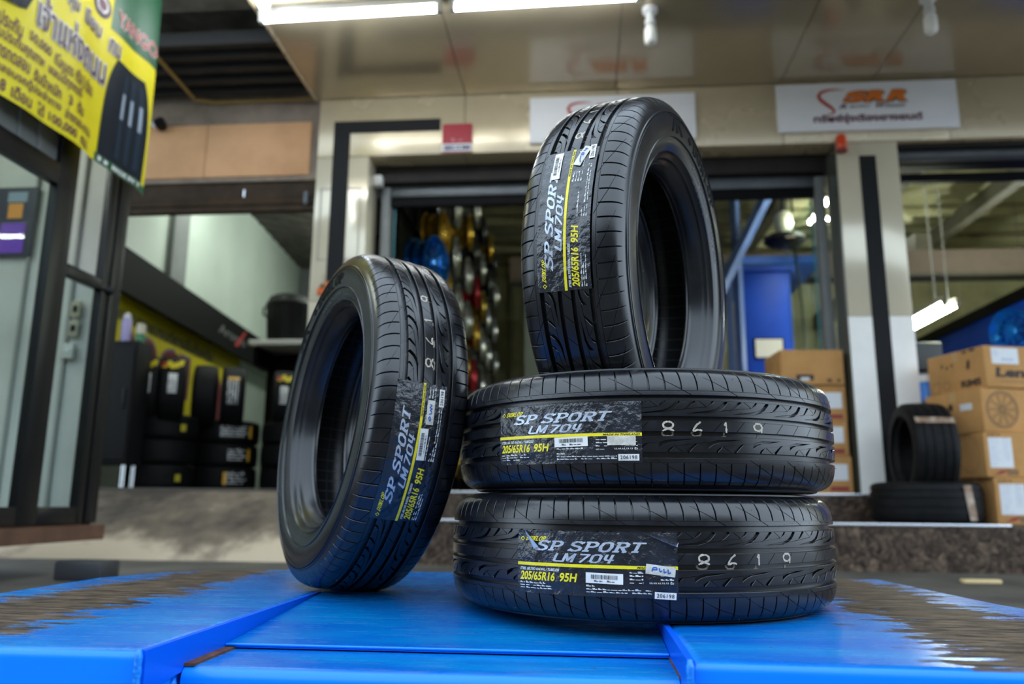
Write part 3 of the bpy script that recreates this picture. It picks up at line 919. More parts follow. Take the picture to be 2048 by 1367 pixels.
def build_tread():
    NP = 29
    P = 2*PI*TR/NP*1000.0
    k = P/545.0
    polys = []; rects = []
    def U(x, y): return (x*k, (600-y)*k)
    def stroke(pts, wd, depth, sym=False, conv=True):
        p = [np.array(U(*q)) if conv else np.array(q, float) for q in pts]
        lft, rgt = [], []
        for i, q in enumerate(p):
            d = p[min(i+1, len(p)-1)]-p[max(i-1, 0)]
            d = d/np.hypot(*d)
            n = np.array([-d[1], d[0]])
            w_ = wd[i]/2
            lft.append(q+n*w_); rgt.append(q-n*w_)
        poly = [tuple(a) for a in lft+rgt[::-1]]
        polys.append((poly, depth))
        if sym:
            polys.append(([(-a+P*.31, -b) for a, b in poly], depth))
    S = SMAX*1000
    for sg in (1, -1):
        for a, b in ((7.3, 15.0), (37.5, 46.5)):
            lo, hi = sorted((sg*a, sg*b))
            rects.append(([(0, lo), (P, lo), (P, hi), (0, hi)], 8.6))
        lo, hi = sorted((sg*52.2, sg*52.9))
        rects.append(([(0, lo), (P, lo), (P, hi), (0, hi)], 1.6))
        for j in range(3):
            u0 = P*(j+.5)/3
            bend = -7.0 if sg > 0 else 3.0
            pts = [(u0+bend*t*t*.9+bend*.1*t, sg*(53.5+t*42)) for t in (0, .3, .6, .85, 1)]
            stroke(pts, [2.6, 3.0, 2.9, 2.4, 1.2], 5.0, conv=False)
    # long diagonal sipes on the shoulders
    stroke([(-15, 40), (165, 135), (385, 258)], [.5, 1.0, 1.0], 2.4)
    stroke([(-45, 958), (250, 1110), (545, 1215)], [1.0, 1.0, .5], 2.4)
    # curved grooves of the two middle ribs
    stroke([(778, 318), (752, 350), (715, 388), (660, 420), (590, 440), (460, 448), (312, 462)], [6.5, 6.3, 6.0, 5.4, 4.4, 2.6, .5], 6.0, True)
    stroke([(408, 318), (372, 352), (335, 385), (292, 412)], [5.2, 4.6, 3.6, 1.2], 5.5, True)
    stroke([(618, 318), (600, 345), (575, 362), (548, 386)], [4.2, 3.6, 2.6, .6], 5.0, True)
    stroke([(452, 320), (541, 384)], [.8, .8], 2.2, True)
    stroke([(541, 386), (420, 398), (290, 412)], [.8, .8, .8], 2.2, True)
    stroke([(290, 414), (190, 424), (95, 436)], [.8, .8, .7], 2.2, True)
    # sipes on the centre rib
    for x in (120, 392):
        stroke([(x+52, 544), (x-52, 656)], [.9, .9], 3.0)
    V = []; E_ = []; F = []; dep = {}
    def addv(p):
        V.append(Vector((p[0], p[1]))); return len(V)-1
    F.append([addv(p) for p in ((0, -S), (P, -S), (P, S), (0, S))])
    for q, d in rects:
        F.append([addv(p) for p in q]); dep[len(F)-1] = d
    for poly, d in polys:
        for j in (-1, 0, 1):
            q = [(a+j*P, b) for a, b in poly]
            if max(a for a, b in q) < -.5 or min(a for a, b in q) > P+.5:
                continue
            area = sum(q[i][0]*q[(i+1) % len(q)][1]-q[(i+1) % len(q)][0]*q[i][1] for i in range(len(q)))
            if area < 0:
                q = q[::-1]
            # break long straight runs so that they follow the curve
            F.append([addv(p) for p in q])
            dep[len(F)-1] = d
    for i in range(1, 14):
        a = addv((P*i/14, -S)); b = addv((P*i/14, S)); E_.append((a, b))
    for sv in (56, 61, 66, 71, 75, 79, 83, 87, 91, 95, 98.5):
        for sg in (1, -1):
            a = addv((0, sg*sv)); b = addv((P, sg*sv)); E_.append((a, b))
    ov, oe, of, _, _, oid = delaunay_2d_cdt(V, E_, F, 0, 1e-3, True)
    ov = np.array([p[:] for p in ov])
    tri = []
    for f, ids in zip(of, oid):
        if 0 not in ids:
            continue
        d = max([dep[i] for i in ids if i in dep], default=0.0)
        for j in range(1, len(f)-1):
            tri.append((f[0], f[j], f[j+1], d))
    key = {}; pos = []
    def vid(v, d):
        if (v, d) not in key:
            key[(v, d)] = len(pos); pos.append((ov[v][0], ov[v][1], d, 0, 0, 0))
        return key[(v, d)]
    faces = []; edges = {}
    for a, b, c, d in tri:
        faces.append((vid(a, d), vid(b, d), vid(c, d)))
        for e0, e1 in ((a, b), (b, c), (c, a)):
            edges.setdefault((min(e0, e1), max(e0, e1)), []).append((e0, e1, d))
    for e, lst in edges.items():
        if len(lst) == 2 and abs(lst[0][2]-lst[1][2]) > 1e-6:
            hi, lo = sorted(lst, key=lambda q: q[2])      # hi: shallow
            a, b = hi[0], hi[1]
            du = ov[b]-ov[a]
            n = np.array([du[1], -du[0]])
            n = n/(np.hypot(*n)+1e-9)
            o_ = 0.0
            if lo[2] > 4 and hi[2] < .1:
                o_ = .55                                   # small radius on the block edge
                i0 = len(pos)
                for v, d, q in ((a, 0, 0), (a, .55, o_), (b, .55, o_), (b, 0, 0)):
                    pos.append((ov[v][0]+n[0]*q, ov[v][1]+n[1]*q, d, n[0], n[1], 1))
                faces.append((i0, i0+1, i0+2)); faces.append((i0, i0+2, i0+3))
            i0 = len(pos)
            for v, d in ((a, max(hi[2], o_)), (a, lo[2]), (b, lo[2]), (b, max(hi[2], o_))):
                pos.append((ov[v][0]+n[0]*o_, ov[v][1]+n[1]*o_, d, n[0], n[1], 0))
            faces.append((i0, i0+1, i0+2)); faces.append((i0, i0+2, i0+3))
    pos = np.array(pos)
    nv = len(pos)
    u, s, d, wn, ws, chm = pos.T
    x, r, nx, nr = prof_at(s/1000)
    depth = d/1000
    rr = r-depth*nr; xx = x-depth*nx
    allv = np.zeros((NP*nv, 3)); alln = np.zeros((NP*nv, 3))
    allf = []
    wall = (wn != 0) | (ws != 0)
    for i in range(NP):
        th = (u+i*P)/1000/TR
        c, sn = np.cos(th), np.sin(th)
        allv[i*nv:(i+1)*nv] = np.stack([rr*c, rr*sn, xx], -1)
        n_s = np.stack([nr*c, nr*sn, nx], -1)
        t_u = np.stack([-sn, c, 0*c], -1)
        t_s = np.stack([-nx*c, -nx*sn, nr], -1)
        nn = np.where(wall[:, None], t_u*wn[:, None]+t_s*ws[:, None]+(.1+.8*chm[:, None])*n_s, n_s)
        alln[i*nv:(i+1)*nv] = nn/np.linalg.norm(nn, axis=1)[:, None]
        allf += [(a+i*nv, b+i*nv, cc+i*nv) for a, b, cc in faces]
    me = bpy.data.meshes.new('tread')
    me.from_pydata(allv.tolist(), [], allf)
    me.polygons.foreach_set('use_smooth', [True]*len(me.polygons))
    me.normals_split_custom_set_from_vertices(alln.tolist())
    me.materials.append(rubber)
    me.update()
    print('tread tris', len(allf))
    return me
TREAD = build_tread()

def lathe_mesh(name, prof, mat, seg=144, uv=None):
    """prof: (axial, radius)"""
    mb = MB().lathe([(r, x) for x, r in prof], seg)
    me = bpy.data.meshes.new(name)
    me.from_pydata(mb.v, [], mb.f)
    me.polygons.foreach_set('use_smooth', [True]*len(me.polygons))
    if uv:
        ul = me.uv_layers.new(name='UVMap')
        n = len(prof)
        arc = np.concatenate([[0], np.cumsum([math.hypot(prof[i+1][0]-prof[i][0], prof[i+1][1]-prof[i][1]) for i in range(n-1)])])
        for p in me.polygons:
            ks = [me.loops[l].vertex_index//n for l in p.loop_indices]
            wrap = max(ks)-min(ks) > seg/2
            for l, kk in zip(p.loop_indices, ks):
                vi = me.loops[l].vertex_index
                q = kk+(seg if wrap and kk == 0 else 0)
                ul.data[l].uv = (arc[vi % n]*uv[0], q/seg*uv[1])
    me.materials.append(mat)
    me.set_sharp_from_angle(angle=R_(38))
    me.update()
    return me
s_edge = SMAX
_x, _r, _, _ = prof_at(np.array(s_edge))
side_prof = [(float(_x), float(_r)), (.0893, .3035), (.0912, .3030), (.0918, .3015), (.0898, .3005), (.0900, .2995), (.0922, .2988), (.0926, .2972), (.0908, .2962), (.0918, .290), (.0922, .276), (.0918, .2665),
             (.0912, .2610), (.0928, .2602), (.0926, .2588), (.0890, .2572), (.0880, .2530), (.0878, .2500), (.0850, .2420), (.0812, .2345), (.0822, .2338), (.0790, .2322), (.0768, .2310), (.0712, .2245), (.0722, .2232), (.0690, .2222), (.0655, .2200), (.0640, .2180), (.0600, .2150), (.0606, .2138), (.0545, .2098), (.0480, .2066), (.0430, .2050)]
SIDE_P = lathe_mesh('sidewall', side_prof, rubber_side)
SIDE_N = lathe_mesh('sidewall', [(-x, r) for x, r in side_prof], rubber_side)
bead_prof = [(.0430, .2050), (.0395, .2032), (.0360, .2025), (.0325, .2032), (.0305, .2055), (.0320, .2090)]
BEAD_P = lathe_mesh('bead', bead_prof, rubber)
BEAD_N = lathe_mesh('bead', [(-x, r) for x, r in bead_prof], rubber)
in_half = [(.0320, .2090), (.0380, .2150), (.0520, .2270), (.0680, .2420), (.0770, .2580), (.0800, .2760), (.0785, .2930), (.0720, .3080), (.0600, .3190), (.0400, .3235)]
INNER = lathe_mesh('inner_liner', in_half+[(0, .3245)]+[(-x, r) for x, r in in_half[::-1]], liner, uv=(32.0, 40.0))

def flip_check(me):
    """make the normals of a revolved skin point away from its rubber"""
    bm = bmesh.new(); bm.from_mesh(me)
    bmesh.ops.recalc_face_normals(bm, faces=bm.faces)
    bm.to_mesh(me); bm.free()
for q in (SIDE_P, SIDE_N, BEAD_P, BEAD_N, INNER):
    flip_check(q)

LEN, LS0, LS1 = .243, -.0535, .0365     # label: length round the crown, across from..to
def wr(u, s):
    return .00035*mnoise.noise((u*60, s*60, 3.1))+.0004*mnoise.noise((u*22, s*40, 7.7))
def make_label(root, cfg, rnd):
    """cfg: dict with per-tyre sticker placement"""
    f0, f1 = cfg.get('s', (LS0, LS1))
    H = f1-f0
    def fn(h):
        def g(a, b):
            u = (a-.5)*LEN; s = f0+b*H
            return tyre_pt(u, s, .0010+wr(u, s)+h)
        return g
    base = MB().grid(lambda a, b: fn(0)(a, b), 90, 34)
    if cfg.get('notch'):
        pass
    lab = base.build('label', film, root, 180, recalc=False)
    lab['label'] = 'black foil label with silver and yellow lettering'
    g = fn(.00045); g2 = fn(.0009)
    sl = MB()
    slab_word(sl, 'SP SPORT', .127, .685, .835, .845, g)
    sl.build('silver_lettering', silver_ink, lab)
    sl = MB()
    slab_word(sl, 'lM704', .242, .515, .655, .650, g)
    sl.build('silver_lettering', silver_ink, lab)
    yl = MB()
    slab_word(yl, 'DUNLOP', .058, .832, .215, .905, g)
    put_poly(yl, [(.020, .865), (.038, .905), (.052, .865), (.038, .825)], g)
    yl.build('brand_lettering', yellow_ink, lab)
    yl = MB()
    put_text(yl, '205/65R16', .017, .205, .262, .345, g, bold=.03, shear=.07)
    yl.build('size_lettering', yellow_ink, lab)
    yl = MB()
    put_text(yl, '95H', .292, .205, .402, .345, g, bold=.03, shear=.07)
    yl.build('load_lettering', yellow_ink, lab)
    dm = MB()
    put_poly(dm, [(.027, .865), (.038, .888), (.046, .865), (.038, .842)], fn(.0007))
    dm.build('diamond_mark', black_ink, lab)
    ys = MB(); put_rect(ys, .0, .437, 1.0, .487, g, 80); ys.build('yellow_stripe', yellow_ink, lab)
    bk = MB(); put_text(bk, 'MADE IN THAILAND', .765, .446, .985, .478, g2, bold=.02, shear=.2); bk.build('black_lettering', black_ink, lab)
    wt = MB()
    put_text(wt, 'STEEL BELTED RADIAL / TUBELESS', .017, .362, .293, .404, g, bold=.02, shear=.12)
    wt.build('radial_lettering', white_ink, lab)
    wt = MB()
    put_text(wt, '5.5, 6.0, 6.5, 7.0, 7.5', .835, .218, .945, .244, g, bold=.02)
    put_text(wt, 'นิ้ว', .955, .216, .975, .255, g, bold=.02)
    for y in (.155, .115, .075):
        put_fine(wt, .017, .05, y, .026, g, rnd)
        put_fine(wt, .06, .06+rnd.uniform(.12, .2), y, .026, g, rnd)
    for y in (.375, .325, .272, .222):
        put_fine(wt, .722, .80, y, .026, g, rnd)
    for y in (.335, .275):
        put_fine(wt, .90, .975, y, .026, g, rnd)
    put_fine(wt, .465, .52, .155, .024, g, rnd)
    put_fine(wt, .465, .85, .108, .024, g, rnd)
    put_fine(wt, .465, .85, .066, .024, g, rnd)
    put_fine(wt, .465, .64, .235, .024, g, rnd)
    wt.build('fine_print', white_ink, lab)['kind'] = 'stuff'
    # stickers on the label
    bcx, bcy, br = cfg['bar']
    h1, h2 = fn(.0016), fn(.0021)
    def rot(cx, cy, f, r):
        asp = H/LEN
        def q(a, b):
            dx, dy = (a-cx), (b-cy)*asp
            return f(cx+dx*math.cos(r)-dy*math.sin(r), cy+(dx*math.sin(r)+dy*math.cos(r))/asp)
        return q
    s_ = MB(); put_rect(s_, bcx-.11, bcy-.08, bcx+.11, bcy+.08, rot(bcx, bcy, h1, br), 10)
    o = s_.build('barcode_sticker', sticker_white, lab, recalc=False)
    bc = MB(); f = rot(bcx, bcy, h2, br)
    a = bcx-.078
    while a < bcx+.078:
        wd = rnd.choice((.0016, .0016, .003, .0045))
        put_rect(bc, a, bcy-.012, a+wd, bcy+.052, f)
        a += wd+rnd.choice((.002, .003, .004))
    put_fine(bc, bcx-.06, bcx+.065, bcy-.052, .022, f, rnd)
    bc.build('barcode', black_ink, lab)
    cx, cy, r, ink, ch = cfg['price']
    s_ = MB(); put_rect(s_, cx-.085, cy-.075, cx+.085, cy+.075, rot(cx, cy, h1, r), 8)
    s_.build('price_sticker', sticker_dirty, lab, recalc=False)
    if ch:
        pn = MB(); f = rot(cx, cy, h2, r)
        for st_ in ch:
            for i in range(len(st_)-1):
                (p0, q0), (p1, q1) = st_[i], st_[i+1]
                a0, b0, a1, b1 = cx+p0*.065, cy+q0*.055, cx+p1*.065, cy+q1*.055
                dx, dy = a1-a0, (b1-b0)*H/LEN
                ln = math.hypot(dx, dy)+1e-9
                nx_, ny_ = -dy/ln*.0035, dx/ln*.0035*LEN/H
                put_poly(pn, [(a0-nx_, b0-ny_), (a1-nx_, b1-ny_), (a1+nx_, b1+ny_), (a0+nx_, b0+ny_)], f)
        pn.build('pen_marks', blue_pen, lab)
    cx, cy, r = cfg['num']
    s_ = MB(); put_rect(s_, cx-.062, cy-.052, cx+.062, cy+.052, rot(cx, cy, h1, r), 6)
    s_.build('number_sticker', sticker_white, lab, recalc=False)
    nm_ = MB(); put_text(nm_, '206198', cx-.05, cy-.03, cx+.05, cy+.03, rot(cx, cy, h2, r), bold=.01, space=1.15)
    nm_.build('sticker_number', black_ink, lab)
    for (kind, pts) in cfg.get('peel', []):
        pm = MB()
        pm.add([fn(h)(a, b) for a, b, h in pts], [tuple(range(len(pts)))])
        pm.build('peeled_corner', {'w': film_back, 's': silver_ink}[kind], lab, recalc=False)
    return lab

def make_tyre(label, center, axis, phi, cfg, letter_side=None, letter_phi=0.0, seed=1):
    a = Vector(axis).normalized()
    h = Vector((1, 0, 0)) if abs(a.z) > .9 else Vector((0, 0, 1)).cross(a).normalized()
    k = a.cross(h)
    X = h*math.cos(phi)+k*math.sin(phi)
    Y = a.cross(X)
    root = thing('new_tyre', label, 'tyre', center, 0, 'new tyres on the blue lift')
    mt = Matrix((X, Y, a)).transposed()
    root.rotation_euler = mt.to_euler()
    for nm_, me in (('tread', TREAD), ('sidewall', SIDE_P), ('sidewall', SIDE_N), ('bead', BEAD_P), ('bead', BEAD_N), ('inner_liner', INNER)):
        o = bpy.data.objects.new(nm_, me); COL.objects.link(o); o.parent = root
        if nm_ == 'sidewall' and ((me is SIDE_P) == (letter_side == 1)) and letter_side:
            sgn = letter_side
            def fl(rb, h0, phi0, sgn=sgn):
                def g(a_, b_):
                    # a_: distance along the arc, b_: height outwards
                    r = rb+b_
                    x = float(np.interp(-r, [-q[1] for q in side_prof], [q[0] for q in side_prof]))
                    th = phi0-sgn*a_/rb
                    return (r*math.cos(th), r*math.sin(th), sgn*(x+h0))
                return g
            lt = MB()
            slab_word(lt, 'DUNLOP', 0, 0, .165, .0225, fl(.2685, .0011, letter_phi), shear=.0)
            f2 = fl(.2685, .0011, letter_phi)
            put_poly(lt, [(-.030, .010), (-.022, .022), (-.010, .012), (-.020, .003)], f2)
            lt.build('raised_lettering', M('rubber_letter', (.0025, .0027, .0033), .65, spec=.08), o)
            sm = MB()
            put_text(sm, 'RADIAL TUBELESS 205/65R16 95H', .02, 0, .25, .006, fl(.2445, .001, letter_phi), bold=.01)
            put_text(sm, 'STEEL BELTED RADIAL', .03, 0, .13, .005, fl(.2325, .001, letter_phi), bold=.01)
            sm.build('small_lettering', M('rubber_letter_pale', (.05, .055, .065), .4), o)
            fn2 = MB()
            for j in range(3):
                a0 = -.075-.028*j
                put_poly(fn2, [(a0, .0), (a0+.010, .0), (a0-.008+.02*j, .026), (a0-.022+.02*j, .026)], f2)
            fn2.build('flow_relief', M('rubber_letter', (.0025, .0027, .0033), .65, spec=.08), o)
    rnd = random.Random(seed)
    make_label(root, cfg, rnd)
    # painted cure code on the centre rib, running down into the groove
    DG = {'8': [[(.5, .52), (.1, .62), (.05, .85), (.3, 1), (.7, 1), (.95, .85), (.9, .62), (.5, .52), (.05, .38), (.0, .14), (.3, .0), (.7, .0), (1, .14), (.95, .38), (.5, .52)]],
          '6': [[(.75, 1), (.4, .8), (.12, .5), (.05, .2), (.3, .0), (.75, .02), (.95, .2), (.8, .42), (.4, .45), (.1, .3)]],
          '1': [[(.2, .8), (.5, 1), (.5, .0)], [(.1, 0), (.9, 0)]],
          '9': [[(.9, .62), (.6, .48), (.2, .55), (.05, .78), (.3, 1), (.75, 1), (.95, .8), (.9, .5), (.8, .0)]]}
    for ch, th in zip('8619', (.475, .605, .735, .895)):
        dg = MB()
        wd_ = .009 if ch == '1' else .0165
        for pl in DG[ch]:
            pts = []
            for i in range(len(pl)-1):
                n = 7
                pts += [(pl[i][0]+(pl[i+1][0]-pl[i][0])*j/n, pl[i][1]+(pl[i+1][1]-pl[i][1])*j/n) for j in range(n)]
            pts.append(pl[-1])
            for i in range(len(pts)-1):
                (pa, qa), (pb, qb) = pts[i], pts[i+1]
                ua, sa = th*TR+(pa-.5)*wd_, .0062-(1-qa)*.0205
                ub, sb_ = th*TR+(pb-.5)*wd_, .0062-(1-qb)*.0205
                mid_s = (sa+sb_)/2
                dpt = -.0084 if -.0148 < mid_s < -.0073 else 0
                dx, dy = ub-ua, sb_-sa
                ln = math.hypot(dx, dy)+1e-9
                w2 = .0012*(.65+.7*rnd.random())
                nx_, ny_ = -dy/ln*w2, dx/ln*w2
                ex, ey = dx/ln*.0003, dy/ln*.0003
                dg.add([tyre_pt(u_, s_, .0003+dpt) for u_, s_ in ((ua-nx_-ex, sa-ny_-ey), (ub-nx_+ex, sb_-ny_+ey), (ub+nx_+ex, sb_+ny_+ey), (ua+nx_-ex, sa+ny_-ey))], [(0, 1, 2, 3)])
        dg.build('painted_digit', cream_paint, root)
    # moulding hairs left on the rubber
    hr = MB()
    for _ in range(260):
        u = rnd.uniform(0, 2*PI*TR); s = rnd.choice((-1, 1))*rnd.choice((rnd.uniform(.055, .098), rnd.uniform(.018, .035), rnd.uniform(.049, .052)))
        p = Vector(tyre_pt(u, s, -.0003)); q = Vector(tyre_pt(u+rnd.uniform(-.0012, .0012), s+rnd.uniform(-.0008, .0008), rnd.choice((.0006, .0009, .0012, .003))))
        hr.tube([p, q], [.00038, .00022], 4)
    hr.build('moulding_hairs', rubber, root)['kind'] = 'stuff'
    return root
def axv(az, el):
    az, el = R_(az), R_(el)
    return (math.cos(az)*math.cos(el), math.sin(az)*math.cos(el), math.sin(el))
AVVV = [[(-.75, -.5), (-.7, .5), (-.4, .7), (-.3, .1), (-.7, .0)], [(-.15, .6), (-.05, -.4), (.12, .0)], [(.25, .6), (.32, -.5), (.5, -.1)], [(.62, .6), (.68, -.6), (.9, -.2)]]
NINE = [[(-.9, .1), (-.6, .6), (-.4, .2), (-.7, -.3), (-.95, 0)], [(-.2, .5), (-.1, -.4), (.15, -.3), (.2, .3)], [(.2, .3), (.4, -.5), (.5, .5), (.75, -.4), (.85, .4)]]
ELEV = [[(-.9, -.7), (-.6, -.1), (-.1, .5)], [(.0, .6), (.3, .7), (.3, .0), (.0, -.2), (.1, .5)], [(.55, .7), (.75, .1), (.95, .6), (.9, -.3)]]
make_tyre('new car tyre lying flat on the blue lift at the bottom of the stack', (.0997, 1.518, .0935), (0, 0, 1), 4.45,
   {'bar': (.575, .285, -.02), 'price': (.90, .425, -.12, 0, AVVV), 'num': (.925, .045, -.05),
    'peel': [('w', [(.80, 1.0, .002), (.985, .80, .012), (1.005, .86, .004), (1.0, .78, .001)]), ('s', [(.055, 1.0, .002), (.095, .93, .006), (.165, .74, .005), (.125, .70, .002), (.075, .9, .002)])]}, seed=3)
make_tyre('new car tyre lying flat on the stack between the bottom and the upright tyre', (.1093, 1.518, .2815), (0, 0, 1), 4.285,
   {'bar': (.563, .355, .012), 'price': (.878, .363, 0, 0, None), 'num': (.92, .092, 0)}, seed=5)
make_tyre('new car tyre leaning against the stack of tyres', (-.4488, 1.61, .3345), axv(213.85, 5.0), 6.02,
   {'bar': (.575, .36, .04), 'price': (.80, .30, .03, 0, NINE), 'num': (.91, .10, .02), 's': (LS0+.018, LS1+.018)}, letter_side=1, letter_phi=-3.98, seed=7)
make_tyre('new car tyre standing upright on top of the two stacked tyres', (.1101, 1.4892, .584), axv(156.29, 2.07), .08,
   {'bar': (.87, .74, .03), 'price': (.93, .28, -.35, 0, ELEV), 'num': (.955, .10, .05), 's': (LS0+.010, LS1+.010)}, letter_side=-1, letter_phi=1.66, seed=9)

# ================================================================== BLUE CAR LIFT
lift = thing('car_lift', 'blue steel car lift platform with worn wheel tracks carrying the tyres', 'car lift', (0, 0, GZ))
LZ = -GZ
def deck(name, outline, rb=.014):
    """outline: plan polygon whose first edge is the front; top edge rolled over"""
    n = len(outline)
    cx = sum(p[0] for p in outline)/n; cy = sum(p[1] for p in outline)/n
    rings = []
    def inset(d):
        out = []
        for i in range(n):
            p0, p1, p2 = Vector(outline[i-1]), Vector(outline[i]), Vector(outline[(i+1) % n])
            d1 = (p1-p0).normalized(); d2 = (p2-p1).normalized()
            n1 = Vector((-d1.y, d1.x)); n2 = Vector((-d2.y, d2.x))
            b = (n1+n2); b = b/(1+n1.dot(n2))
            out.append(p1+b*d)
        return out
    vs = []; fs = []
    steps = [(0, .0), (0, LZ-rb)]+[(rb*(1-math.cos(t)), LZ-rb+rb*math.sin(t)) for t in (R_(22), R_(45), R_(67), R_(90))]
    for d, z in steps:
        vs += [(p.x, p.y, z) for p in inset(d)]
    for i in range(len(steps)-1):
        for j in range(n):
            k = (j+1) % n
            fs.append((i*n+j, i*n+k, (i+1)*n+k, (i+1)*n+j))
    fs.append(tuple((len(steps)-1)*n+j for j in range(n)))
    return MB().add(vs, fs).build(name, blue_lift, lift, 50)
FLX0, FLX1 = -.502, .117
deck('deck_plate', [(-1.075, .935), (-.506, .935), (-.506, 2.03), (-.80, 2.03), (-1.0, 1.93), (-1.075, 1.75)], .013)
deck('deck_plate', [(.121, .955), (.90, .925), (.745, 1.56), (.70, 2.035), (.121, 2.035)], .013)
def rear():
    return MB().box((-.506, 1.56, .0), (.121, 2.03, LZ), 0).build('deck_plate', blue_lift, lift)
rear()
# hinged flap between the decks, sloping down to the front
HY, FY = 1.555, 1.142
zf = LZ-.026
mb = MB()
x0, x1 = FLX0+.004, FLX1-.004
mb.add([(x0, FY, zf-.005), (x1, FY, zf-.005), (x1, HY, LZ-.005), (x0, HY, LZ-.005), (x0, FY, zf), (x1, FY, zf), (x1, HY, LZ), (x0, HY, LZ)],
       [(3, 2, 1, 0), (4, 5, 6, 7), (0, 1, 5, 4), (1, 2, 6, 5), (2, 3, 7, 6), (3, 0, 4, 7)])
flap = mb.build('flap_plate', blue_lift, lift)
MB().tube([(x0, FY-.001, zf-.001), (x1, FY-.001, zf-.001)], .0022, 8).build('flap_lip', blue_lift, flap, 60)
# front beam with rolled edge
mb = MB()
zb = zf-.007
pr = [(FY+.02, zb-.004), (FY+.02, zb)]+[(1.03-.016*math.sin(t), zb-.016+.016*math.cos(t)) for t in (0, R_(22), R_(45), R_(67), R_(90))]+[(1.014, .01), (1.05, .01)]
mb.prism(pr, x0, x1, lambda a, b, d: (d, a, b))
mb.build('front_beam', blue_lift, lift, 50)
# flanges at the inner edges of the decks
for nm_, xa, xb in (('flange', FLX0-.005, FLX0+.003), ('flange', FLX1-.003, FLX1+.005)):
    mb = MB()
    pl = [(.928 if xa < 0 else .948, LZ-.045), (.928 if xa < 0 else .948, LZ+.001), (HY, LZ+.001), (HY, LZ-.008)]
    mb.prism(pl, xa, xb, lambda a, b, d: (d, a, b))
    mb.build(nm_, blue_edge, lift)
    wb_ = MB()
    rnd = random.Random(4)
    yy = pl[0][0]-.004
    wb_.tube([(xa+.002, yy, LZ-.048+.0085*i) for i in range(7)], [.003, .005, .0042, .0052, .0042, .005, .0025], 8)
    wb_.build('weld_bead', weld_blue, lift, 80)
    wb_ = MB()
    wb_.tube([(xa+.002 if xa < 0 else xa, 1.010-.0015*i, zb-.012-.007*i) for i in range(5)], [.003, .0055, .0045, .0055, .003], 8)
    wb_.build('weld_bead', weld_blue, lift, 80)
    MB().box((xa-.001, FY-.12, zf-.0075), (xb+.014 if xa < 0 else xb, FY+.012, zf-.004)).build('rust_seam', rust, lift)
# rubber block standing behind the lift
bxo = bx('rubber_block', (-2.43, 3.62, GZ), (-2.20, 3.78, GZ+.088), M('block_rubber', (.03, .03, .036), .5), None, .012)
tag(bxo, 'dark rubber block on the yard floor beside the ramp', 'block')
mb = MB()
mb.box((1.86, 4.25, GZ), (2.04, 4.30, GZ+.018), .004, Matrix.Rotation(0, 4, 'Z'))
tag(mb.build('card_scrap', tan, None, 40), 'tan strip of cardboard lying on the floor before the marble steps', 'scrap')

# ================================================================== SIGNS ON THE FACADE
def swoosh_S(mb, fn):
    """tall brush-stroke S in unit coords (0..1)"""
    top = [(1.0, .96), (.70, 1.0), (.34, .98), (.10, .90), (.0, .76), (.06, .60), (.26, .42), (.46, .26), (.56, .13), (.50, .04), (.34, .0), (.22, -.02)]
    wd = [.01, .05, .09, .11, .13, .14, .14, .12, .10, .07, .04, .0]
    L, Rr = [], []
    for i, p in enumerate(top):
        a = top[max(i-1, 0)]; b = top[min(i+1, len(top)-1)]
        d = Vector((b[0]-a[0], b[1]-a[1])).normalized()
        L.append((p[0]-d.y*wd[i]/2, p[1]+d.x*wd[i]/2)); Rr.append((p[0]+d.y*wd[i]/2, p[1]-d.x*wd[i]/2))
    for i in range(len(top)-1):
        put_poly(mb, [L[i], L[i+1], Rr[i+1], Rr[i]], fn)
def shop_sign(x0, x1, z0, z1, label):
    t = thing('shop_sign', label, 'sign', (x0, YF-.02, z0), 0, 'white shop signs on the fascia')
    W_, H_ = x1-x0, z1-z0
    bx('board', (0, -.012, 0), (W_, .018, H_), sign_white, t, .003)
    def f(h): return lambda a, b: (a*W_, -.012-h, b*H_)
    mb = MB(); swoosh_S(mb, lambda a, b: f(.003)(.235+a*.15, .34+b*.52)); mb.build('swoosh_mark', crimson_ink, t)
    sh = MB(); og = MB()
    x = .362
    for ch in 'SRR':
        put_text(sh, ch, x-.004, .565, x+.124, .835, f(.002), bold=.085, shear=.16)
        put_text(og, ch, x, .58, x+.120, .82, f(.004), bold=.06, shear=.16)
        x += .122
    sh.build('letter_outline', black_ink, t); og.build('orange_letters', orange_ink, t)
    gl = MB()
    put_text(gl, 'acing', .392, .445, .500, .535, f(.003), bold=.02, shear=.3)
    gl.build('grey_letters', grey_ink, t); gl = MB()
    put_text(gl, 'heels', .592, .455, .70, .545, f(.003), bold=.02, shear=.3)
    gl.build('grey_letters', grey_ink, t)
    rl = MB()
    put_text(rl, 'R', .345, .455, .385, .55, f(.003), bold=.04, shear=.2)
    rl.build('red_letter', maroon_ink, t); rl = MB()
    put_text(rl, 'W', .535, .455, .59, .55, f(.003), bold=.04, shear=.2)
    rl.build('red_letter', maroon_ink, t); rl = MB()
    put_text(rl, 'ทรัพย์รุ่งเรืองยางยนต์', .20, .13, .80, .35, f(.003), bold=.035)
    rl.build('red_letters', maroon_ink, t)
    return t
shop_sign(1.450, 2.722, 2.830, 3.205, 'white shop sign with orange letters above the pillar')
shop_sign(-.370, .860, 2.805, 3.172, 'white shop sign behind the top of the upright tyre')
t = thing('alarm_sign', 'small red and white alarm company plate beside the dark stripe', 'sign', (-1.035, YF-.008, 2.755))
bx('plate', (0, -.006, .075), (.225, .006, .235), M('plate_red', (.36, .012, .03), .4), t)
bx('name_strip', (0, -.006, .004), (.225, .006, .073), sign_white, t)
mb = MB(); put_text(mb, 'SECOM', .012, .020, .213, .062, lambda a, b: (a, -.0075, b), bold=.05); mb.build('lettering', M('navy_ink', (.02, .04, .16), .5), t)
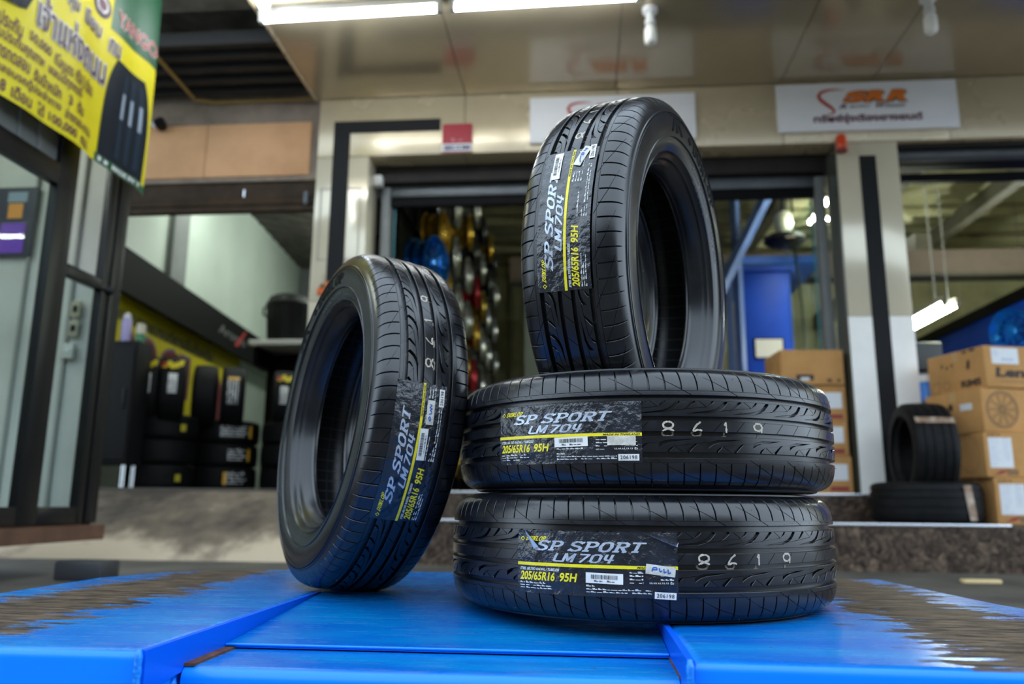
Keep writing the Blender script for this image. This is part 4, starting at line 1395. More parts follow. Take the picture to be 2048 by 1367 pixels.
mb = MB(); put_rect(mb, 0, .004, .225, .012, lambda a, b: (a, -.0072, b)); mb.build('red_line', M('plate_red', (.36, .012, .03), .4), t)
mb = MB(); put_fine(mb, .07, .155, .095, .02, lambda a, b: (a, -.0072, b), random.Random(2)); mb.build('small_mark', M('plate_pink', (.62, .25, .27), .5), t)
t = thing('alarm_beacon', 'orange-red alarm beacon at the top of the pillar', 'beacon', (1.885, YF-.035, 2.685))
MB().lathe([(0, .0), (.033, .0), (.035, .01), (.035, .085), (.030, .105), (0, .108)], 18).build('lens', red_plastic, t, 40)
MB().lathe([(0, -.02), (.037, -.02), (.037, .0), (0, .0)], 18).build('base', M('beacon_base', (.25, .03, .02), .5), t, 40)
t = thing('motion_sensor', 'small white motion sensor at the corner of the door head', 'sensor', (-1.565, 5.78, 2.575))
bx('sensor_body', (-.035, -.05, 0), (.035, .03, .085), white_paint, t, .012)
bx('lens', (-.022, -.055, .018), (.022, -.048, .05), M('lens_pale', (.7, .7, .65), .2), t, .004)
# garland by the jamb
t = thing('flower_garland', 'small orange flower garland hanging on the jamb panel', 'garland', (-1.895, YF-.02, 1.72))
rnd = random.Random(8)
for k in range(7):
    c = (rnd.uniform(-.035, .035), rnd.uniform(-.012, .0), rnd.uniform(-.06, .06))
    q = MB()
    for j in range(6):
        a = 2*PI*j/6
        q.add([(c[0], c[1], c[2]), (c[0]+.02*math.cos(a), c[1]-.008, c[2]+.02*math.sin(a)), (c[0]+.024*math.cos(a+.5), c[1]-.012, c[2]+.024*math.sin(a+.5)), (c[0]+.02*math.cos(a+1), c[1]-.008, c[2]+.02*math.sin(a+1))], [(0, 1, 2, 3)])
    q.build('blossom', flower if k % 3 else leafc, t)
MB().tube([(0, -.002, .10), (0, -.004, -.07)], .002, 5).build('string', leafc, t)

# ================================================================== YELLOW BANNER ON THE CABIN
ban = thing('vinyl_banner', 'yellow vinyl tyre banner with green edges hanging above the glazed cabin', 'banner', (-2.5, 2.3, 1.895))
BL, BH = 1.80, 1.45        # along Y, along Z
def ban_f(h):
    def g(a, b):
        y = a*BL
        sag = .012*math.sin(a*13.0+b*2)*(1-b*.5)+.006*math.sin(a*31+b*3)+.02*max(0, a-.9)/.1*(1-b)
        droop = -.035*(max(0, a-.95)/.05)**2*(1-b)
        return (sag+h, y, b*BH+droop)
    return g
MB().grid(lambda u, v: ban_f(0)(u, v), 70, 40).build('sheet', yellow_vinyl, ban, 180, recalc=False)
def by(y): return (y-2.3)/BL
def bz(z): return (z-1.895)/BH
def ban_rect(name, a0, a1, b0, b1, mat, h=.002):
    mb = MB()
    mb.grid(lambda u, v: ban_f(h)(a0+(a1-a0)*u, b0+(b1-b0)*v), 24, 8)
    return mb.build(name, mat, ban, 180, recalc=False)
ban_rect('green_header', by(3.69), 1.0, bz(2.655), 1.0, green_vinyl)
ban_rect('green_footer', by(3.68), 1.0, .0, bz(1.942), green_vinyl)
mb = MB()
def tyre_print(u, v):
    w_ = .5-.17*(v**5)
    a = by(3.695)+(by(4.075)-by(3.695))*(.5+(u-.5)*2*w_+.04*v)
    return a, bz(1.942)+(bz(2.52)-bz(1.942))*v
mb.grid(lambda u, v: ban_f(.003)(*tyre_print(u, v)), 16, 16)
mb.build('printed_tyre', teal_rubber, ban, 180, recalc=False)
for k, u0 in enumerate((.36, .58, .79)):
    mb = MB(); mb.grid(lambda u, v: ban_f(.0045)(*tyre_print(u0+.10*u, .06+.86*v)), 3, 14); mb.build('printed_rib', M('printed_tyre_mid', (.012, .026, .045), .5, spec=.2), ban, 180, recalc=False)
for k, u0 in enumerate((.37, .59, .80)):
    mb = MB(); mb.grid(lambda u, v: ban_f(.006)(*tyre_print(u0+.07*u, .46+.26*v)), 2, 5); mb.build('printed_glint', M('printed_glint_blue', (.30, .36, .44), .4), ban, 180, recalc=False)
def bt(nm_, mat, s, y0, y1, z0, z1, h=.004, bold=.02):
    mb = MB()
    put_text(mb, s, by(y0), bz(z0), by(y1), bz(z1), ban_f(h), bold=bold)
    return mb.build(nm_, mat, ban)
vw = M('vinyl_white', (.75, .72, .68), .5)
for s, y0, y1, z0, z1 in (('เจ้าแห่งถนน', 3.13, 3.69, 2.315, 2.49), ('คุ้ม', 3.32, 3.40, 2.53, 2.63), ('มียม', 3.46, 3.62, 2.545, 2.635), ('กม', 3.69, 3.785, 2.52, 2.60)):
    bt('outline_lettering', vw, s, y0-.006, y1+.006, z0-.006, z1+.006, .004, .07)
    bt('plum_lettering', plum_ink, s, y0, y1, z0, z1, .006, .02)
for (s, y0, y1, z0, z1) in (('ประกัน', 2.93, 3.06, 2.20, 2.275), ('50,000', 3.10, 3.255, 2.215, 2.27), ('กิโลเมตร', 3.28, 3.41, 2.205, 2.27), ('หรือ 5 เดือน', 3.43, 3.60, 2.20, 2.275),
     ('รับประกันคุณภาพ', 2.92, 3.22, 2.125, 2.20), ('เคลมได้ทุกกรณี', 3.25, 3.50, 2.125, 2.20), ('การทดสอบ', 2.93, 3.13, 2.06, 2.115), ('รับน้ำหนัก', 3.16, 3.35, 2.055, 2.12), ('3', 3.40, 3.43, 2.06, 2.11), ('ตัน', 3.47, 3.53, 2.055, 2.12),
     ('ทดสอบรถตู้ประจำทาง', 2.92, 3.36, 1.985, 2.045), ('อ่างทอง-กทม.', 3.39, 3.625, 1.985, 2.045), ('8', 2.99, 3.02, 1.915, 1.97), ('เดือน', 3.05, 3.17, 1.912, 1.975), ('ได้', 3.21, 3.26, 1.912, 1.975), ('100,000', 3.29, 3.49, 1.912, 1.965), ('กม.', 3.53, 3.61, 1.912, 1.96)):
    bt('maroon_lettering', maroon_ink, s, y0, y1, z0, z1)
bt('outline_lettering', vw, 'YANGO', 3.725, 4.095, 2.705, 2.80, .004, .05); bt('red_lettering', red_ink, 'YANGO', 3.73, 4.09, 2.71, 2.795, .006, .01)
bt('white_lettering', white_ink, 'MADE IN T', 3.83, 4.07, 1.905, 1.932, .004, .03)
mi = MB(); put_rect(mi, by(3.71), bz(1.908), by(3.735), bz(1.932), ban_f(.004)); mi.build('white_mark', white_ink, ban)
mi = MB(); put_rect(mi, by(3.76), bz(1.908), by(3.79), bz(1.930), ban_f(.004)); mi.build('white_mark', white_ink, ban)
for nm_, rr_, mt, h in (('round_emblem', .075, plum_ink, .004), ('emblem_ring', .050, vw, .006), ('emblem_centre', .034, maroon_ink, .008)):
    em = MB(); put_poly(em, [(by(3.60+rr_*math.cos(q)), bz(2.735+rr_*.9*math.sin(q))) for q in [2*PI*i/20 for i in range(20)]], ban_f(h)); em.build(nm_, mt, ban)
bk = MB(); put_poly(bk, [(by(2.82), bz(2.30)), (by(3.02), bz(2.33)), (by(3.06), bz(2.345)), (by(3.09), bz(2.42)), (by(2.82), bz(2.45))], ban_f(.004)); bk.build('printed_tyre', teal_rubber, ban)

# ================================================================== INSIDE THE CABIN
t = thing('poster', 'colourful poster with purple and orange print on the cabin wall', 'poster', (-3.44, 4.145, 1.55))
bx('sheet', (-.10, -.004, -.02), (.30, .004, .40), poster_dark, t)
for nm_, a, b, mt in (('print_block', (-.06, .22), (.05, .38), poster_teal), ('print_block', (-.06, .12), (.06, .20), poster_red), ('print_block', (.10, .0), (.25, .18), poster_purple), ('print_block', (.13, .21), (.22, .30), poster_orange), ('print_block', (.12, .31), (.24, .37), M('poster_grey', (.25, .33, .40), .5))):
    bx(nm_, (a[0], -.006, a[1]), (b[0], -.004, b[1]), mt, t)
for k, z in enumerate((1.165, 1.055)):
    t = thing('wall_socket', ('upper beige wall socket on the cabin panel', 'lower beige wall socket on the cabin panel')[k], 'socket', (-2.825, 4.135, z))
    bx('plate', (-.028, .0, 0), (.028, .014, .095), M('socket_beige', (.42, .38, .28), .5), t, .003)
    bx('outlet', (-.014, -.003, .03), (.014, .002, .068), black_plastic, t, .003)
t = thing('breaker_box', 'small white breaker box under the cabin sockets', 'electric box', (-2.83, 4.12, .93))
bx('case', (-.032, .0, 0), (.03, .03, .085), panel_white, t, .004)
bx('switch', (-.008, -.005, .03), (.008, .0, .055), white_paint, t, .002)
t = thing('pedestal_fan', 'white pedestal fan standing behind the cabin glass', 'fan', (-3.27, 3.72, .05))
MB().lathe([(0, 0), (.17, 0), (.17, .02), (.06, .04), (.022, .06), (0, .06)], 24).build('base', white_paint, t, 40)
MB().tube([(0, 0, .05), (0, 0, 1.12)], .016, 10).build('pole', white_paint, t, 60)
MB().lathe([(0, -.02), (.06, -.01), (.065, .1), (.03, .16), (0, .17)], 16, Matrix.Translation((0, -.02, 1.16)) @ Matrix.Rotation(R_(-90), 4, 'X')).build('motor', white_paint, t, 40)
for d in (.0, -.06):
    mb = MB()
    for r in (.19, .14, .09):
        mb.tube([(r*math.cos(2*PI*i/28), -.06+d, 1.16+r*math.sin(2*PI*i/28)) for i in range(29)], .004, 5, False)
    for i in range(8):
        a = 2*PI*i/8
        mb.tube([(.03*math.cos(a), -.06+d, 1.16+.03*math.sin(a)), (.19*math.cos(a), -.06+d*.5-.015, 1.16+.19*math.sin(a))], .0025, 4)
    mb.build('cage', white_paint, t)
for i in range(3):
    a0 = 2*PI*i/3
    MB().add([(.03*math.cos(a0), -.085, 1.16+.03*math.sin(a0)), (.16*math.cos(a0-.35), -.07, 1.16+.16*math.sin(a0-.35)), (.17*math.cos(a0+.3), -.095, 1.16+.17*math.sin(a0+.3)), (.04*math.cos(a0+.6), -.095, 1.16+.04*math.sin(a0+.6))], [(0, 1, 2, 3)]).build('blade', M('blade_grey', (.4, .42, .42), .3), t)

# ================================================================== TYRE STORE (left room)
fas = tag(slab('shelf_fascia', .0, 4.42, -.06, .0, 1.855, 2.228, black_board), 'long black fascia board over the tyre store rack', 'board')
mb = MB()
def fas_f(h): return lambda a, b: along(a, h, b)[:]
put_text(mb, 'Aromo', 2.45, 1.99, 3.40, 2.10, fas_f(.003), bold=.02, shear=.2)
mb.build('grey_lettering', M('dim_white', (.12, .12, .12), .5), fas)
mb = MB(); put_poly(mb, [(3.0, 1.95), (3.12, 1.95), (3.42, 2.19), (3.34, 2.18)], fas_f(.004)); mb.build('red_mark', red_ink, fas)
yb = tag(slab('tyre_poster', .42, 3.85, -.20, -.19, .85, 1.975, yellow_vinyl), 'large yellow tyre poster with red letters under the black fascia', 'poster')
mb = MB(); put_text(mb, 'ถนนบวกแบรนด์ยางอันดับหนึ่ง', .45, 1.70, 2.85, 1.84, fas_f(-.186), bold=.03); mb.build('grey_lettering', M('slate_ink', (.08, .08, .10), .5), yb)
for s, a0, a1 in (('ก', .62, .90), ('า', .98, 1.38), ('ย', 1.47, 2.20), ('า', 2.45, 3.2)):
    o1 = MB(); o2 = MB()
    put_text(o1, s, a0-.03, 1.00, a1+.03, 1.66, fas_f(-.187), bold=.16)
    put_text(o2, s, a0, 1.03, a1, 1.63, fas_f(-.184), bold=.10)
    o1.build('letter_outline', M('mauve_ink', (.22, .14, .20), .5), yb); o2.build('red_letter', M('deep_red_ink', (.17, .012, .018), .5), yb)

def plain_tyre_mesh(R, w_, rb):
    h = w_/2
    pr = [(0, R), (.18*h, R), (.18*h, R-.007), (.26*h, R-.007), (.26*h, R-.0003), (.55*h, R-.002), (.55*h, R-.009), (.64*h, R-.009), (.64*h, R-.0025), (.84*h, R-.007), (.95*h, R-.02), (.99*h, R-.032)]
    sd = [(.99*h, R-.032), (1.02*h, R-.06), (.99*h, R-.08), (.90*h, rb+.03), (.74*h, rb+.008), (.66*h, rb), (.58*h, rb), (.60*h, rb+.015), (.80*h, rb+.04), (.86*h, R-.05), (.6*h, R-.018), (0, R-.015)]
    full = [(-x, r) for x, r in pr[:0:-1]]+pr
    a = lathe_mesh('tread', full, rubber_dull, 48); flip_check(a)
    b = lathe_mesh('sidewall', sd, rubber_dull, 48); c = lathe_mesh('sidewall', [(-x, r) for x, r in sd], rubber_dull, 48)
    flip_check(b); flip_check(c)
    return a, b, c
PT = plain_tyre_mesh(.30, .205, .2)
def store_tyre(loc, axis, label, group, meshes=PT, name='store_tyre'):
    t = thing(name, label, 'tyre', loc, 0, group)
    a = Vector(axis).normalized()
    t.rotation_euler = Vector((0, 0, 1)).rotation_difference(a).to_euler()
    for nm_, me in zip(('tread', 'sidewall', 'sidewall'), meshes):
        o = bpy.data.objects.new(nm_, me); COL.objects.link(o); o.parent = t
    return t
def side_label(t, wdir, R, a0, a1, s0, s1, rnd, dark=True, bands=()):
    """label strip stuck on the tread of a store tyre facing wdir; built in the tyre's local frame"""
    m_ = t.rotation_euler.to_matrix().inverted()
    d = m_ @ Vector(wdir)
    th0 = math.atan2(d.y, d.x)
    def f(h): return lambda a, b: ((R+h)*math.cos(th0+a/R), (R+h)*math.sin(th0+a/R), b)
    mb = MB(); mb.grid(lambda u, v: f(.003)(a0+(a1-a0)*u, s0+(s1-s0)*v), 12, 2)
    lab = mb.build('label', film if dark else sticker_white, t, recalc=False)
    wt = MB()
    n = 4
    for k in range(n):
        b = s0+(s1-s0)*(k+.4)/n
        put_fine(wt, a0+.01, a1-.03-rnd.uniform(0, .05), b, (s1-s0)/n*.75, f(.005), rnd)
    wt.build('print_rows', white_ink if dark else black_ink, lab)
    for (u0, u1, mt) in bands:
        q = MB(); q.grid(lambda u, v: f(.006)(u0+(u1-u0)*u, s0+(s1-s0)*v), 4, 1); q.build('colour_band', mt, lab, recalc=False)
    return lab
rnd = random.Random(12)
CD = (.35, -.93, 0)
Z0 = S2+.01
STK = [((-3.32, 7.25), 'under the upright tyre with the white label'), ((-3.66, 6.72), 'beside the black cabinet'), ((-2.72, 7.42), 'below the white shelf')]
for i, ((x, y), where) in enumerate(STK):
    for k in range(3):
        lv = ('bottom', 'middle', 'top')[k]
        t = store_tyre((x+rnd.uniform(-.01, .01), y+rnd.uniform(-.01, .01), Z0+.105+k*.211), (0, 0, 1), f'{lv} black tyre lying {where}', 'lying tyres in the store')
        if i == 0:
            side_label(t, (.42, -.9, 0), .30, -.06 if k == 2 else .02, .24, -.055, .055, rnd, True, [(.21, .24, M('amber_ink', (.75, .40, .02), .5))] if k != 0 else [(-.0, .03, M('amber_ink', (.75, .40, .02), .5))])
        elif k != 1:
            side_label(t, (.6, -.8, 0), .30, .10, .15, -.04, .02, rnd, True, [(.10, .15, M('amber_dim', (.5, .42, .03), .5) if i == 1 else M('blue_dot', (.03, .10, .4), .5))])
ZU = Z0+.633
UPR = [((-3.22, 7.12), 204, 'upright black tyre with a long white label on the store stack', 'white'), ((-3.53, 6.60), 207, 'upright black tyre with a yellow tag next to the black cabinet', 'yellow'),
       ((-3.74, 6.56), 207, 'upright black tyre with a yellow tag half behind the black cabinet', 'yellow'), ((-3.44, 7.02), 204, 'upright dark tyre turned sideways behind the white labelled tyre', None),
       ((-2.84, 7.40), 201, 'upright black tyre with a yellow tag below the black bin', 'yellow'), ((-2.58, 7.46), 199, 'upright black tyre with a yellow tag beside the leaning tyre edge', 'yellow')]
for (x, y), az, lab, kind in UPR:
    t = store_tyre((x, y, ZU+.20), (math.cos(R_(az)), math.sin(R_(az)), 0), lab, 'upright tyres in the store')
    dv = (math.sin(R_(az))*0+.42, -.9, .25)
    if kind == 'white':
        side_label(t, dv, .30, -.16, .12, -.05, .05, rnd, True, [(.07, .10, M('amber_ink', (.75, .40, .02), .5))])
    elif kind == 'yellow':
        side_label(t, dv, .30, -.12, .05, -.035, .035, rnd, False)
        m_ = t.rotation_euler.to_matrix().inverted()
        q = MB()
        for j in range(5):
            p0 = Vector((.42, -.9, 0))*.285+Vector((-.09+.036*j, -.01, .17+.012*math.sin(j*2)))
            q.add([(m_ @ (p0+Vector(v)))[:] for v in ((0, 0, 0), (.042, 0, -.006), (.045, .02, .045), (.005, .02, .05))], [(0, 1, 2, 3)])
        q.build('yellow_tag', M('tag_yellow', (.80, .62, .02), .5), t)
        q = MB(); p0 = Vector((.42, -.9, 0))*.287+Vector((-.10, -.012, .18))
        q.add([(m_ @ (p0+Vector(v)))[:] for v in ((0, 0, 0), (.05, 0, 0), (.05, .02, .035), (0, .02, .035))], [(0, 1, 2, 3)]); q.build('red_tag', red_ink, t)
# cabinet with cans
t = thing('tool_cabinet', 'black steel cabinet at the entrance of the tyre store', 'cabinet', (-3.82, 6.05, Z0))
bx('body', (-.26, -.02, .18), (.27, .20, 1.17), black_plastic, t, .006)
bx('door', (-.245, -.035, .22), (.255, -.02, 1.12), M('cabinet_grey', (.014, .014, .015), .55, spec=.2), t, .004)
bx('handle', (.20, -.05, .62), (.22, -.035, .78), alu_dark, t, .003)
for sx_ in (-.22, .23):
    for sy_ in (.02, .16):
        q = MB(); q.tube([(sx_, sy_, 0), (sx_, sy_, .18)], .022, 8); q.build('leg', chrome, t, 60)
for k, (x, y, mt, cap, lab) in enumerate(((-3.705, 6.10, purple_plastic, white_paint, 'purple spray can on the black cabinet'), (-3.60, 6.14, green_plastic, M('can_cream', (.66, .6, .45), .5), 'green can with a cream top on the black cabinet'))):
    t = thing('spray_can', lab, 'can', (x, y, Z0+1.17))
    h = .20 if k == 0 else .075
    MB().lathe([(0, 0), (.036, 0), (.038, .005), (.038, h-.01), (.030, h), (0, h)], 16).build('body', mt, t, 40)
    MB().lathe([(0, h), (.028 if k == 0 else .038, h), (.026 if k == 0 else .037, h+(.03 if k == 0 else .08)), (.01, h+(.045 if k == 0 else .09)), (0, h+(.045 if k == 0 else .09))], 16).build('cap', cap, t, 40)
# bin on the white shelf
t = thing('wall_shelf', 'white shelf on dark brackets under the black bin', 'shelf', (-3.05, 8.25, 1.765))
bx('board', (-.42, -.30, 0), (.50, .30, .055), white_paint, t, .004)
bx('back_panel', (-.42, .24, -1.51), (.50, .28, 0), black_board, t)
for x in (-.38, .46):
    bx('bracket', (x-.02, -.2, -.2), (x+.02, .24, 0), black_board, t)
t = thing('plastic_bin', 'round black plastic bin with handles on the white shelf', 'bin', (-3.16, 8.20, 1.82))
MB().lathe([(0, 0), (.19, 0), (.20, .01), (.225, .40), (.235, .405), (.235, .43), (.225, .435), (.20, .50), (.14, .53), (0, .54)], 32).build('body', black_plastic, t, 35)
for s in (-1, 1):
    MB().tube([(s*.235, 0, .30), (s*.275, 0, .33), (s*.275, 0, .40), (s*.235, 0, .415)], .012, 8).build('handle', black_plastic, t, 60)
for k in range(9):
    a = PI+PI*(k+.5)/9
    MB().tube([(.20*math.cos(a), .20*math.sin(a), .03), (.226*math.cos(a), .226*math.sin(a), .39)], .006, 6).build('rib', black_plastic, t)

# ================================================================== WHEELS IN THE SHOP
def wheel_meshes(mat):
    out = {}
    R, w_ = .225, .10
    rim = [(R-.004, -w_), (R, -w_+.004), (R, -w_+.012), (R-.018, -w_+.02), (R-.022, -.02), (R-.05, .0), (R-.05, .03), (R-.018, .06), (R-.012, w_-.012), (R, w_-.010), (R+.002, w_), (R-.006, w_+.002), (R-.02, w_-.02), (R-.03, .055), (R-.045, .04), (R-.058, .03), (R-.058, -.03), (R-.03, -w_+.01)]
    a = MB().lathe(rim, 40, closed=True)
    b = MB()
    for k in range(10):
        t0 = 2*PI*k/10
        c, s = math.cos(t0), math.sin(t0)
        def P(r, o, z): return (r*c-o*s, r*s+o*c, z)
        vs = [P(.04, -.012, .06), P(.04, .012, .06), P(.185, .009, .082), P(.185, -.009, .082), P(.04, -.012, .035), P(.04, .012, .035), P(.185, .007, .055), P(.185, -.007, .055)]
        b.add(vs, [(0, 1, 2, 3), (7, 6, 5, 4), (0, 4, 5, 1), (1, 5, 6, 2), (2, 6, 7, 3), (3, 7, 4, 0)])
    c_ = MB().lathe([(0, .030), (.05, .030), (.052, .062), (.035, .070), (.03, .078), (0, .08)], 20)
    res = []
    for nm_, mb, mt in (('rim', a, mat), ('spokes', b, mat), ('hub_cap', c_, mat)):
        o = mb.build(nm_, mt, None, 40)
        res.append((nm_, o.data)); bpy.data.objects.remove(o)
    return res
WM = {n: wheel_meshes(mt) for n, mt in (('gold', gold), ('silver', silver), ('gunmetal', gun), ('blue', blue_chrome), ('red', red_wheel), ('magenta', pink_wheel))}
_o = MB().tube([(0, 0, .03), (0, 0, -.215)], .02, 8).build('mounting_peg', black_board); PEG = _o.data; bpy.data.objects.remove(_o)
def wheel(kind, loc, axis, label, group, name='alloy_wheel', sc=1.0):
    t = thing(name, label, 'wheel', loc, 0, group)
    t.rotation_euler = Vector((0, 0, 1)).rotation_difference(Vector(axis).normalized()).to_euler()
    t.scale = (sc, sc, sc)
    for nm_, me in WM[kind]+([('mounting_peg', PEG)] if name == 'alloy_wheel' else []):
        o = bpy.data.objects.new(nm_, me); COL.objects.link(o); o.parent = t
    return t
# rack posts and rails along the left wall of the shop
rk = thing('wheel_rack', 'tall black rack of display wheels along the shop wall', 'rack', (-1.62, 6.3, S2))
for k in range(9):
    bx('upright', (-.12, k*.78, 0), (-.08, k*.78+.04, 3.9), black_board, rk)
for z in (.45, 1.0, 1.55, 2.1, 2.65, 3.2, 3.7):
    bx('rail', (-.09, 0, z), (-.05, 6.3, z+.03), black_board, rk)
bx('back_panel', (-.16, -.3, 0), (-.14, 7.9, 4.2), black_board, rk)
ORD = ('first', 'second', 'third', 'fourth', 'fifth', 'sixth', 'seventh', 'eighth')
LB = {'gold': 'gold multi-spoke alloy wheel on the shop rack', 'silver': 'silver multi-spoke alloy wheel on the shop rack', 'gunmetal': 'dark gunmetal alloy wheel on the shop rack', 'red': 'red alloy wheel on the shop rack', 'magenta': 'magenta alloy wheel on the shop rack'}
rnd = random.Random(21)
seq = {0: ['gunmetal', 'gold', 'gunmetal', 'gunmetal', 'silver', 'gunmetal', 'silver'], 1: ['gunmetal', 'silver', 'gold', 'gold', 'gold', 'gold', 'gunmetal'], 2: ['gold', 'gold', 'gunmetal', 'silver', 'silver', 'silver', 'gold'],
       3: ['gunmetal', 'red', 'gold', 'silver', 'silver', 'gold', 'gold'], 4: ['gold', 'silver', 'red', 'gold', 'red', 'gunmetal', 'silver'], 5: ['magenta', 'silver', 'silver', 'silver', 'gold', 'silver', 'gunmetal'], 6: ['gunmetal', 'magenta', 'silver', 'silver', 'silver', 'gunmetal', 'gold'], 7: ['magenta', 'magenta', 'gold', 'silver', 'silver', 'silver', 'gunmetal']}
for c in range(8):
    for r in range(7):
        y = 6.95+c*.78
        if (c == 0 and r in (3, 4)) or (r == 6 and c < 4):
            continue
        kd = seq[c][r]
        wheel(kd, (-1.46+rnd.uniform(-.02, .02), y, S2+.42+r*.55), (1, -.05+rnd.uniform(-.05, .05), 0), f'{kd} alloy wheel in the {ORD[r]} row up, {ORD[c]} column along the shop rack', 'display wheels on the shop rack')
wheel('blue', (-1.42, 7.05, S2+2.10), (1, -.30, 0), 'bright blue deep-dish alloy wheel at the end of the shop rack', None, sc=1.08)
# inner walls of the middle shop
structure(bx('wall_partition', (-.95, 13.2, S2), (.4, 13.3, 4.3), pale_green))
t = thing('red_board', 'red display board standing in the shop behind the upright tyre', 'board', (.40, 9.0, S2))
bx('panel', (-.22, 0, .10), (.22, .03, 2.9), M('board_red', (.60, .03, .02), .4), t, .004)
for x in (-.18, .18):
    bx('foot', (x-.02, -.2, 0), (x+.02, .2, .10), black_board, t)
# blue column box with notice, braces
t = thing('blue_steel_post', 'blue painted steel column with a notice behind the glass door', 'column', (1.80, 7.75, S2))
bx('column_box', (-.21, 0, 0), (.24, .45, 2.17), blue_wall, t, .006)
bx('top_cap', (-.24, -.03, 2.17), (.27, .48, 2.21), blue_wall, t)
bx('notice_frame', (-.14, -.012, 1.30), (.145, 0, 1.50), black_board, t)
bx('notice_paper', (-.125, -.016, 1.312), (.13, -.012, 1.488), M('notice', (.72, .68, .62), .6), t)
bx('side_rail', (-.36, .1, 0), (-.30, .16, 2.3), blue_steel, t)
t = thing('blue_brace', 'grey-blue diagonal steel brace crossing a post behind the glass', 'brace', (1.50, 7.6, S2))
def beam(mb, a, b, w_):
    mb.tube([a, b], w_, 4)
mb = MB(); beam(mb, (.37, 0, 2.98), (-.26, 0, 1.75), .06); mb.build('diagonal', blue_steel, t)
mb = MB(); beam(mb, (.03, .1, 3.1), (.03, .1, .0), .05); mb.build('post', blue_steel, t)
t = thing('blue_canopy', 'dark blue sheet canopy above the blue column', 'canopy', (2.16, 9.35, 2.72))
bx('sheet', (-.44, -.85, 0), (.44, .85, .08), M('blue_canopy', (.01, .085, .42), .4, spec=.3), t)
for x in (-.3, .3):
    bx('hanger', (x-.015, -.015, .08), (x+.015, .015, 1.80), roof_steel, t)
t = thing('hanging_fan', 'black industrial fan with silver motor hanging in the hall', 'fan', (1.96, 7.55, 2.66))
MB().lathe([(0, -.01), (.055, -.01), (.085, .05), (.085, .16), (.06, .20), (0, .21)], 20, Matrix.Translation((0, 0, .08))).build('motor', M('motor_silver', (.45, .47, .38), .35, metal=.5), t, 40)
MB().lathe([(.05, .055), (.19, .03), (.20, -.01), (.14, -.05), (.05, -.07), (0, -.075)], 28).build('cage', black_plastic, t, 40)
MB().tube([(0, 0, .28), (0, 0, 1.6)], .02, 8).build('drop_rod', black_plastic, t)
bx('emblem', (-.03, -.185, -.03), (.05, -.17, .0), M('fan_badge', (.25, .16, .10), .5), t)
for i in range(3):
    a0 = 2*PI*i/3
    MB().add([(.03*math.cos(a0), .03*math.sin(a0), .01), (.18*math.cos(a0-.3), .18*math.sin(a0-.3), .03), (.18*math.cos(a0+.3), .18*math.sin(a0+.3), -.01), (.04*math.cos(a0+.8), .04*math.sin(a0+.8), .0)], [(0, 1, 2, 3)]).build('blade', black_plastic, t)
tag(MB().tube([(2.27, 8.4, 4.52), (2.28, 8.4, 2.9), (2.30, 8.35, 2.2), (2.33, 8.4, 1.3)], .012, 6).build('hanging_cable', black_plastic), 'black cable hanging in front of the yellow lit hall wall', 'cable')
t = thing('display_wheel', 'bright blue chrome wheel on the blue hall wall', 'wheel', (0, 0, 0))
bpy.data.objects.remove(t)
wheel('blue', (4.60, 8.75, 2.0), (-1, -.5, 0), 'bright blue chrome wheel on the blue hall wall', None, 'display_wheel', 1.0)
tag(bx('hall_partition', (1.75, 12.0, S2), (4.2, 12.1, 2.4), M('dim_yellow_sheet', (.36, .35, .18), .6)), 'pale yellow sheet partition deep in the hall', 'partition')
t = thing('hall_machine', 'grey machine cabinet behind the pillar and boxes', 'machine', (2.62, 6.6, S2))
bx('cabinet', (0, 0, 0), (.35, .4, .98), M('machine_grey', (.08, .085, .09), .45), t, .01)
bx('head', (.02, -.02, 1.0), (.27, .3, 1.22), M('machine_grey', (.08, .085, .09), .45), t, .01)
bx('control_panel', (.04, -.025, .7), (.2, 0, .86), M('machine_blue', (.03, .12, .3), .4), t, .004)
t = thing('paint_can', 'blue can with a white lid between pillar and boxes', 'can', (2.345, 5.62, S2))
MB().lathe([(0, 0), (.055, 0), (.055, .62), (0, .62)], 18).build('stand', M('can_stand', (.10, .10, .11), .5), t, 40)
MB().lathe([(0, .62), (.058, .62), (.058, .74), (.052, .75), (0, .75)], 18).build('can_body', M('can_blue', (.02, .18, .62), .35), t, 40)
MB().lathe([(0, .75), (.060, .75), (.060, .80), (0, .803)], 18).build('lid', white_paint, t, 40)

